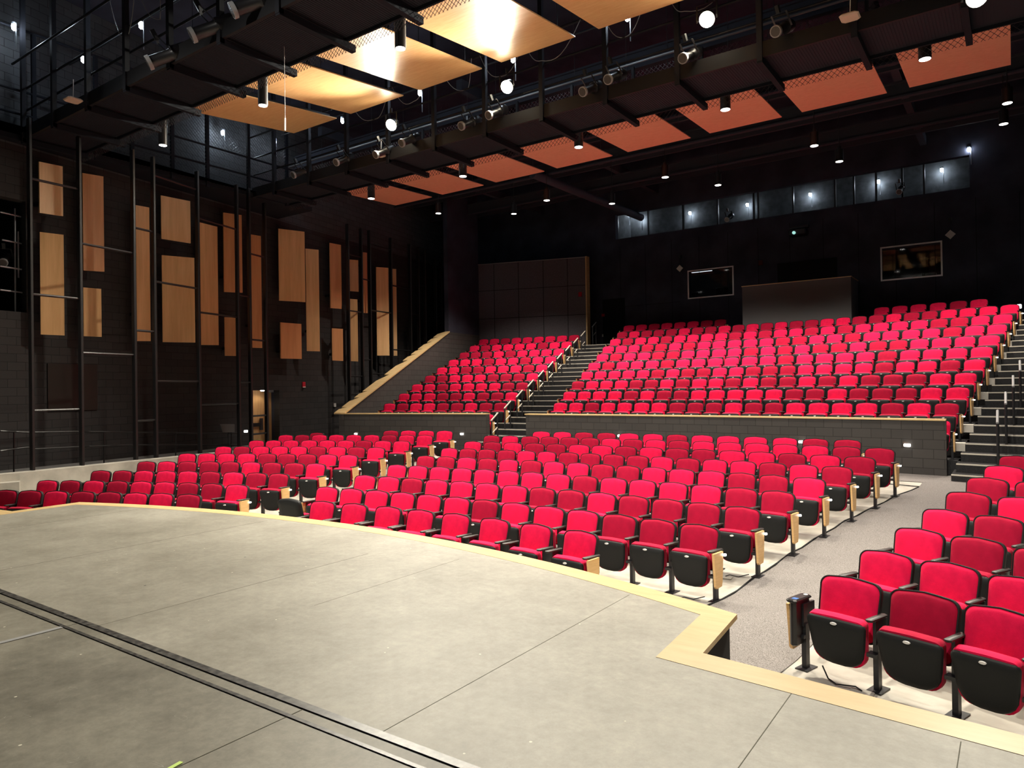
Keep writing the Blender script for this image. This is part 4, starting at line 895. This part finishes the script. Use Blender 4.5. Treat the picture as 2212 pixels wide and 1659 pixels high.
for r_i, (Yv, l) in enumerate(((20, [(947, 461), (1181, 433), (1437, 383), (1759, 315), (2176, 223)]), (22.5, [(1110, 462), (1322, 440), (1551, 400), (1813, 349), (2168, 268)]))):
    for i, (px, py) in enumerate(l):
        pendant(at(px, py, Y=Yv), f'small dark ceiling downlight over the raised seats, {ORD[i]} from the left in the {"nearer" if r_i == 0 else "farther"} line', 'downlights over the raised seats', rad=.11, h=.35, energy=(800 if r_i == 0 else 1600), spot=115, stem=9.56-.35-at(px, py, Y=Yv).z)
# bright floodlights on the second catwalk (added unseen spots over the stage follow)
def flood(p, label, grp, energy, aim, r=.15, vis=True):
    if vis:
        t = thing('floodlight', p, label, 'floodlight', grp)
        d = (Vector(aim)-p).normalized(); m = MB(); m.tube([-d*.26, -d*.2, Vector((0, 0, 0))], [.07, .11, r], 20); m.build('housing', 'steel', t, 40)
        m = MB(); m.tube([d*.004, d*.012], r*.93, 20); m.build('lens', 'warmglow', t)
        m = MB(); m.bar((-.19, 0, -.02), (-.19, 0, .3), .03, .01); m.bar((.19, 0, -.02), (.19, 0, .3), .03, .01); m.bar((-.19, 0, .3), (.19, 0, .3), .03, .01); m.tube([(0, 0, .3), (0, 0, .42)], .03); m.build('yoke', 'steel', t)
    p2 = p+(Vector(aim)-p).normalized()*.05
    lamp('SPOT', p2, energy, (1, .93, .78), .14, aim, 125, .9)
FE = 3300*K['flood']
for i, (px, py) in enumerate(((845, 270), (1095, 188), (1527, 42), (2110, -6))):
    p = at(px, py, Y=13.0); flood(p, f'dazzling warm floodlight on the second catwalk, {ORD[i]} from the left', 'floodlights of the second catwalk', FE, (p.x*.85-.3, 2.0, 0))
for x in (-13, -9.5, -6, -2.5, 1.0):      # added unseen spots over the stage to brighten the seats, without fixtures
    lamp('SPOT', (x, .4, 8.7), 2200*K['flood'], (1, .95, .87), .14, (x*.95-.4, 12.5, 0), 66, 1.0)
# cool work lights
def worklight(p, label, grp, energy, es='coolglow', off=(0, -.1, 0)):
    t = thing('work_light', p, label, 'work light', grp)
    m = MB(); m.tube([(0, 0, -.06), (0, 0, -.03), (0, 0, .05), (0, 0, .07)], [.02, .045, .05, .03], 12); m.build('globe', es, t, 60)
    m = MB(); m.tube([(0, 0, .07), (0, 0, .12)], .055, 12); m.tube([(.06, .02, .1), (.06, .02, -.5)], .012, 6); m.build('bracket', 'alu', t)
    lamp('POINT', (p[0]+off[0], p[1]+off[1], p[2]+off[2]), energy, (.72, .86, 1), .06)
for i, (px, py) in enumerate(((740, 262), (907, 202), (1108, 130), (1355, 40))):
    worklight(at(px, py, Y=13.9), f'cool white work light on the second catwalk, {ORD[i]} from the left', 'work lights of the second catwalk', 16, off=(0, -.12, -.05))
for i, (px, py) in enumerate(((180, 130), (305, 56))):
    worklight(at(px, py, Y=7.6), f'cool white work light on the front catwalk, {ORD[i]} from the left', 'work lights of the front catwalk', 9)
worklight(on_wall(481, 288, .35), 'cool white work light lighting the block wall above the gallery', 'gallery work lights', 16, off=(.12, 0, 0))
worklight(on_wall(593, 306, .6), 'cool white work light at the far end of the side gallery', 'gallery work lights', 7, off=(.12, 0, 0))
worklight(on_wall(30, 60, .6), 'cool white work light above the far left end of the gallery', 'gallery work lights', 12, off=(.12, 0, 0))
for i, (px, py) in enumerate(((1357, 464), (1384, 474), (1490, 461), (1614, 443), (1750, 421), (1897, 393), (2034, 368))):
    p = at(px, py, Y=YB+1.75); worklight(p, f'cool white lamp in the lighting slot above the rear wall, {ORD[i]} from the left', 'lamps of the lighting slot', 5, off=(0, .05, -.06))
worklight(at(2093, 324, Y=YB-.03), 'small white lamp high on the rear wall right of the slot', 'rear wall lamps', 2)
p = at(2198, 662, Y=26.4); m = MB(); m.bevbox((p.x-.1, p.y-.05, p.z-.06), (p.x+.1, p.y+.05, p.z+.06), .02); o = m.build('step_light', 'steplight'); tag(o, 'small white light on the right end of the highest seat rows', 'step light')
# theatrical spotlights
def spot_proto():
    t = thing('stage_spotlight', (0, 0, 0), '', 'spotlight')
    m = MB(); m.tube([(0, .34, 0), (0, .30, 0), (0, .10, 0)], [.07, .105, .11], 14); m.tube([(0, .10, 0), (0, .06, 0), (0, -.22, 0)], [.11, .08, .08], 14); m.build('barrel', 'steel', t, 40)
    m = MB(); m.tube([(0, -.22, 0), (0, -.27, 0)], .098, 14); m.build('lens_tube', 'galv', t, 40)
    m = MB(); m.tube([(0, -.268, 0), (0, -.274, 0)], .08, 14); m.build('lens', mat('spot_lens', (.09, .085, .08), .15, .8), t)
    m = MB(); m.bar((-.13, .08, 0), (-.13, .0, .25), .03, .008); m.bar((.13, .08, 0), (.13, .0, .25), .03, .008); m.bar((-.13, 0, .25), (.13, 0, .25), .03, .008); m.box((-.03, -.03, .25), (.03, .03, .38)); m.build('yoke', 'steel', t)
    return t
sp0 = spot_proto()
SPL = [(360, 122, 6.9, 50, 'f'), (455, 62, 6.9, 50, 'f'), (545, 8, 6.9, 50, 'f'), (650, 372, 13.1, 20, 's'), (742, 345, 13.1, 35, 's'), (828, 328, 13.1, 25, 's'), (884, 303, 13.1, 25, 's'), (1013, 266, 13.1, 20, 's'), (1072, 243, 13.1, 25, 's'), (1275, 192, 13.1, 20, 's'), (1328, 166, 13.1, 30, 's'), (1490, 120, 13.1, 20, 's'), (1690, 62, 13.1, 15, 's'), (1575, 470, 29.1, 20, 'r'), (1945, 410, 29.1, 20, 'r'), (12, 560, None, 60, 'w')]
cnt = {}
for i, (px, py, Yv, az, grp) in enumerate(SPL):
    t = sp0 if i == 0 else copy_tree(sp0)
    p = at(px, py, Y=Yv) if Yv else on_wall(px, py, -.4)
    t.location = p+Vector((0, 0, .0)); t.rotation_euler = (R(28), 0, R({'f': -50, 's': -18, 'r': -10, 'w': 40}[grp]+az*.3)); t.scale = (1.05,)*3 if grp != 'f' else (1.3,)*3
    cnt[grp] = cnt.get(grp, 0)+1; o_ = ORD[cnt[grp]-1]
    t['label'] = {'f': f'theatre spotlight clamped on the front catwalk, {o_} from the left', 's': f'theatre spotlight hanging on the second catwalk, {o_} from the left', 'r': f'theatre spotlight in the rear lighting slot, {o_} from the left', 'w': 'theatre spotlight inside the dark opening at the far left'}[grp]
    if grp != 'w': t['group'] = {'f': 'spotlights of the front catwalk', 's': 'spotlights of the second catwalk', 'r': 'spotlights of the lighting slot'}[grp]
# flat pale wireless boxes
for px, py, Yv, lab, w in ((158, 219, 6.8, 'flat pale box hanging below the front catwalk at the far left', .30), (1836, 40, 13.0, 'flat pale box hanging on the second catwalk near the right', .30), (823, 338, 13.1, 'white box with blue lead on the second catwalk below a floodlight', .22)):
    p = at(px, py, Y=Yv); t = thing('wireless_box', p, lab, 'box'); m = MB(); m.bevbox((-w/2, -w/2, 0), (w/2, w/2, .05), .04); b_ = m.build('case', 'tan', t)
    m = MB(); m.tube([(0, 0, .05), (.02, 0, .45)], .008, 5); m.build('cable', 'white', t)
# floor boxes and leads by the seat ends
for i, ((x, y), lab) in enumerate((((-3.25, 7.95), 'small floor outlet under the right end seat of the first centre row'), ((-3.05, 8.98), 'small floor outlet under the right end seat of the second centre row'), ((-1.05, 6.35), 'small floor outlet with a black lead under the nearest right seats'))):
    z = floor_z(x, y); t = thing('floor_outlet', (x, y, z+.004), lab, 'outlet'); m = MB(); m.bevbox((-.09, -.06, -.01), (.09, .06, .008), .01); m.build('plate', 'conc', t)
    m = MB(); m.tube([(0, 0, .012), (-.05, .02, .03), (-.2, .03, .012), (-.28, .12, .012), (-.33, .15, .1)] if i == 2 else [(0, 0, .012), (.05, .02, .03), (.15, .05, .012), (.27, .1, .05)], .006, 6); m.build('lead', 'black', t)
